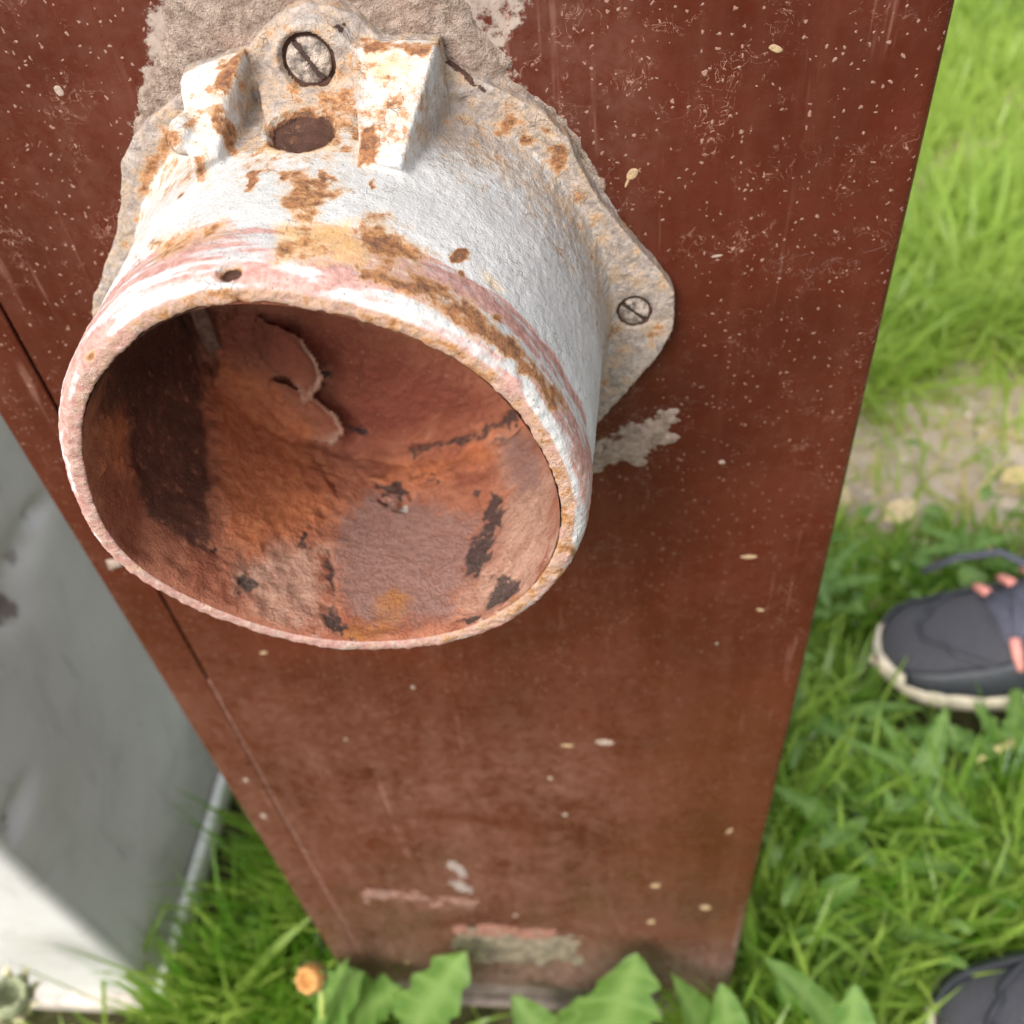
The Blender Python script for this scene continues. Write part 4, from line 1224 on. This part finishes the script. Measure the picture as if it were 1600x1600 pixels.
# ------------------------------------------------------------------ grass
def blades(B, phi, L, w, lean, curv, seg=5, tint=None):
    n = len(B)
    t = np.linspace(0, 1, seg + 1)
    d = np.stack([np.cos(phi), np.sin(phi), np.zeros(n)], 1)
    sd_ = np.stack([-np.sin(phi), np.cos(phi), np.zeros(n)], 1)
    V = np.zeros((n, seg + 1, 2, 3))
    ang = lean[:, None] + curv[:, None] * t[None]
    dx = np.cumsum(np.concatenate([np.zeros((n, 1)), np.sin((ang[:, 1:] + ang[:, :-1]) / 2)], 1), 1) / seg
    dz = np.cumsum(np.concatenate([np.zeros((n, 1)), np.cos((ang[:, 1:] + ang[:, :-1]) / 2)], 1), 1) / seg
    tw = rng.normal(0, .6, n)
    sw = sd_[:, None] * np.cos(tw)[:, None, None] + d[:, None] * np.sin(tw)[:, None, None]
    prof = np.array([.75, 1, .95, .8, .5, .04]) if seg == 5 else np.interp(t, [0, .3, .7, 1], [.75, 1, .8, .04])
    c = B[:, None] + d[:, None] * (dx * L[:, None])[..., None] + np.array([0, 0, 1.0]) * (dz * L[:, None])[..., None]
    for k, sg in ((0, -1), (1, 1)):
        V[:, :, k] = c + sg * sw * (w[:, None] * prof[None])[..., None] / 2
    V = V.reshape(-1, 3)
    i = np.arange(n)[:, None] * (seg + 1) * 2
    j = np.arange(seg)[None] * 2
    b = (i + j).ravel()
    Fq = np.stack([b, b + 1, b + 3, b + 2], 1)
    tn = np.repeat(tint, (seg + 1) * 2)
    return V, Fq, tn
def inside_things(x, y):
    m = (x > XL - .004) & (x < XR + .004) & (y > -.006) & (y < .155)
    m |= (x < BX + .030) & (y > BY - .012) & (y < .56)
    for ox, oy, rz in ((.332, .316, 9), (.304, -.042, 14)):
        a = math.radians(rz)
        u = (x - ox) * math.cos(a) + (y - oy) * math.sin(a)
        v = -(x - ox) * math.sin(a) + (y - oy) * math.cos(a)
        m |= (u > -.03) & (u < .30) & (v > -.15) & (v < .062)
    return m
def scatter(n, x0, x1, y0, y1, keepf):
    x, y = rng.uniform(x0, x1, n), rng.uniform(y0, y1, n)
    k = (rng.random(n) < keepf(x, y)) & ~inside_things(x, y)
    return x[k], y[k]
def dens(x, y):
    return (1 - .90 * dirt(x, y))
parts_ = []
def add_grass(x, y, Lf, wlo, whi, lean=.35, curv=.9, tintf=None):
    n = len(x)
    P = np.stack([x, y, np.zeros(n)], 1)
    patch = fbm(P, 5, 3, 91)
    L = Lf(x, y) * rng.uniform(.55, 1.15, n)
    w = rng.uniform(wlo, whi, n)
    phi = rng.uniform(0, 2 * np.pi, n)
    ln = np.abs(rng.normal(0, lean, n))
    cv = np.abs(rng.normal(curv, .5, n))
    tint = np.clip(rng.normal(.46, .24, n) + (patch - .5) * 1.9 + (tintf(x, y) if tintf else 0), 0, 1)
    B = P.copy()
    B[:, 2] = -.008
    parts_.append(blades(B, phi, L, w, ln, cv, 5, tint))
Lnear = lambda x, y: np.where(y < .28, .140, np.where(y < .5, .075, .055)) + .02 * (fbm(np.stack([x, y, x * 0], 1), 4, 2, 95) - .5)
x, y = scatter(24000, .14, .75, -.25, .55, dens)
add_grass(x, y, Lnear, .0034, .0085, .4, 1.1)
x, y = scatter(11000, -.34, -.12, -.03, .60, lambda x, y: np.where(y > .03, .06 + .94 * sstep(BX + .045, BX + .10, x), 1))
add_grass(x, y, lambda x, y: np.where(y > .03, .05 + .10 * sstep(BX + .05, BX + .15, x), .11), .0022, .0050, .20, .50, lambda x, y: -.42)
x, y = scatter(3600, -.62, .16, -.42, -.008, lambda x, y: np.where((y > -.09) & (x > -.29) & (x < .15), .18, .6))
add_grass(x, y, lambda x, y: np.where(y > -.08, .055, .09), .002, .0045)
x, y = scatter(52000, .14, 1.55, .5, 2.9, dens)
add_grass(x, y, lambda x, y: .070 + .040 * sstep(.7, 1.3, y), .0034, .0075, .5, 1.0, lambda x, y: .16 + .45 * sstep(.45, 1.3, y))
def ground_cover(n):
    x, y = scatter(n, .16, .72, -.10, .62, dens)
    m = len(x)
    Vt, Ft, Tt = [], [], []
    for i in range(m):
        a, el, L_ = rng.uniform(0, 6.28), rng.uniform(-.2, .7), rng.uniform(.014, .040)
        h = rng.uniform(.02, .085)
        B = (x[i], y[i], h)
        T = (x[i] + L_ * math.cos(a) * math.cos(el), y[i] + L_ * math.sin(a) * math.cos(el), h + L_ * math.sin(el))
        v, f, tn = leaf_mesh(B, T, L_ * rng.uniform(.16, .38), cup=.2, bend=.3, seed=i, blunt=True, n=6)
        Vt.append(v)
        Ft.append(f + 35 * i)
        Tt.append(np.clip(tn + rng.normal(0, .25), 0, 1))
    o = mesh_np('ground_cover', np.concatenate(Vt), np.concatenate(Ft), M_LEAF, attrs={'tint': np.concatenate(Tt)})
    tag(o, 'small oval leaves mixed into the grass right of the panel', 'leaves', kind='stuff')
ground_cover(420)
x, y = scatter(9000, .16, 1.55, .42, 2.9, lambda x, y: .45 + .15 * dirt(x, y))
straw = (x, y)
x, y = scatter(9000, -1.3, 1.7, -.9, 3.4, lambda x, y: dens(x, y) * np.where((x > .1) & (y > -.3) & (y < 2.9) & (x < 1.5), 0, 1))
add_grass(x, y, lambda x, y: np.full(len(x), .09), .004, .008, .5, 1.0)
def add_straw(x, y):
    n = len(x)
    return blades(np.stack([x, y, np.full(n, -.004)], 1), rng.uniform(0, 6.28, n), rng.uniform(.03, .09, n), rng.uniform(.002, .005, n), rng.uniform(.6, 1.45, n), rng.uniform(.1, .8, n), 5, rng.uniform(.2, 1, n))
v, f, tn = add_straw(*straw)
o = mesh_np('dry_grass', v, f, M_DRYLEAF, attrs={'tint': tn})
tag(o, 'straw coloured dead grass lying among the green', 'grass', kind='stuff')
off, VV, FF, TT_ = 0, [], [], []
for v, f, tn in parts_:
    VV.append(v)
    FF.append(f + off)
    TT_.append(tn)
    off += len(v)
g = mesh_np('grass', np.concatenate(VV), np.concatenate(FF), M_GRASS, attrs={'tint': np.concatenate(TT_)})
tag(g, 'short and medium green grass growing round the panel and cabinet', 'grass', kind='stuff')
# named clumps and single blades
def clump(label, x, y, n, rad, L, w, lean, curv, tint, group='tall grass clumps'):
    p = thing('grass_clump', label, 'grass clump', (x, y, 0), 0, group)
    a, r = rng.uniform(0, 2 * np.pi, n), rad * np.sqrt(rng.random(n))
    B = np.stack([r * np.cos(a), r * np.sin(a), np.full(n, -.006)], 1)
    phi = a + rng.normal(0, .7, n)
    v, f, tn = blades(B, phi, L * rng.uniform(.6, 1.1, n), w * rng.uniform(.7, 1.2, n), np.abs(rng.normal(lean, .2, n)), np.abs(rng.normal(curv, .35, n)), 5, np.clip(rng.normal(tint, .15, n), 0, 1))
    o = mesh_np('blades', v, f, M_GRASS, p, attrs={'tint': tn})
    o['kind'] = 'stuff'
    return p
clump('long arching grass clump behind the bare soil patch, right of the panel', .60, 1.02, 420, .16, .26, .0068, .45, 1.2, .80)
clump('grass clump behind the right edge of the brown panel, above the soil patch', .40, .86, 240, .10, .18, .0064, .4, 1.1, .72)
clump('dark upright grass clump in front of the white cabinet corner', -.255, -.022, 34, .045, .17, .0042, .22, .5, .12)
clump('dark grass clump between the white cabinet and the brown panel', -.200, .08, 90, .05, .15, .0045, .2, .55, .12)
def blade_px(label, pts, w, mat=M_GRASS, tint=.5):
    P = [np.array(on_z(u, v, h)) for u, v, h in pts]
    base = P[0].copy()
    n = 14
    q = np.linspace(0, len(P) - 1, n)
    C = np.stack([np.interp(q, range(len(P)), [p[k] for p in P]) for k in range(3)], 1)
    for _ in range(3):
        C[1:-1] = (C[:-2] + 2 * C[1:-1] + C[2:]) / 4
    T = np.gradient(C, axis=0)
    sd_ = np.cross(T, CAM * np.array([.6, .8, 1]) - C)
    sd_ /= np.linalg.norm(sd_, axis=1)[:, None]
    wv_ = w * np.interp(np.linspace(0, 1, n), [0, .3, .75, 1], [.7, 1, .8, .05])
    nr_ = np.cross(sd_, T)
    nr_ /= np.linalg.norm(nr_, axis=1)[:, None]
    V = np.stack([C - sd_ * wv_[:, None] / 2, C + nr_ * wv_[:, None] * .18, C + sd_ * wv_[:, None] / 2], 1).reshape(-1, 3)
    o = mesh_np('tall_grass', V, grid_faces(n, 3), mat, attrs={'tint': np.full(n * 3, tint)}, origin=base)
    o.location = base
    tag(o, label, 'grass', 'single broad grass blades')
    return o
blade_px('broad pale green grass blade leaning across the lower left edge of the brown panel', [(330, 1640, .0), (380, 1540, .06), (430, 1480, .09), (492, 1428, .11)], .0085, tint=.75)
blade_px('thin grass blade crossing in front of the faded dandelion', [(420, 1660, .0), (370, 1580, .05), (362, 1548, .07)], .005, tint=.6)
blade_px('bent grass blade over the white rail of the cabinet', [(200, 1600, .0), (225, 1480, .07), (268, 1400, .10)], .0045, tint=.35)
blade_px('upright thin grass blade in front of the cabinet corner', [(165, 1640, .0), (160, 1490, .08), (156, 1390, .12)], .0035, tint=.15)
blade_px('long arching grass blade right of the panel near the round leaf', [(1480, 1640, .0), (1300, 1450, .10), (1230, 1480, .08)], .006, tint=.5)
blade_px('yellowish dry grass blade at the right margin below the upper sneaker', [(1640, 1140, .05), (1560, 1170, .07), (1500, 1200, .06)], .007, M_DRYLEAF, .9)
blade_px('long green grass blade lying from the panel edge towards the right', [(1215, 1165, .03), (1300, 1200, .08), (1360, 1290, .06)], .0065, tint=.55)
# litter on the soil
def litter(label, px, py, L, w, rot, mat, cat, name):
    c = on_z(px, py, .012)
    V, Fq, tint = leaf_mesh((-L / 2, 0, 0), (L / 2, 0, .004), w, cup=.35, bend=.15, seed=int(px), n=8, blunt=True)
    o = mesh_np(name, V, Fq, mat, attrs={'tint': tint})
    o.location = c
    o.rotation_euler = (.2, -.15, rot)
    tag(o, label, cat, 'dry leaves on the soil')
litter('pale dry leaf on the soil left of the bare patch', 1408, 800, .045, .014, .4, M_BRASS, 'dry leaf', 'dry_leaf')
litter('small tan dry leaf on the soil by the panel edge', 1316, 778, .030, .010, 1.2, M_BRASS, 'dry leaf', 'dry_leaf')
litter('pinkish dry leaf above the toe of the upper sneaker', 1365, 950, .035, .010, -.3, plain('pinkish_dry_leaf', (.50, .30, .22), .8), 'dry leaf', 'dry_leaf')
litter('orange dry leaf in front of the lower sneaker', 1418, 1582, .03, .008, 1.0, plain('orange_dry_leaf', (.60, .24, .10), .8), 'dry leaf', 'dry_leaf')
litter('yellow dry leaf at the right margin on the bare soil', 1590, 745, .04, .012, .2, plain('yellow_dry_leaf', (.42, .33, .15), .8), 'dry leaf', 'dry_leaf')
bm = bmesh.new()
for _ in range(260):
    a, b, c = DIRT[rng.integers(len(DIRT))]
    r = rng.uniform(.002, .006)
    mt = Matrix.Translation((a + rng.normal(0, c * .6), b + rng.normal(0, c * .6), 0)) @ Matrix.Rotation(rng.uniform(0, 6), 4, 'Z') @ Matrix.Diagonal((r, r * rng.uniform(.6, 1), r * .6, 1))
    bmesh.ops.create_icosphere(bm, subdivisions=1, radius=1, matrix=mt)
me = bpy.data.meshes.new('soil_crumbs')
bm.to_mesh(me)
bm.free()
me.materials.append(M_STONE)
o = bpy.data.objects.new('soil_crumbs', me)
COL.objects.link(o)
tag(o, 'pale crumbs and pebbles scattered on the bare soil', 'pebbles', kind='stuff')
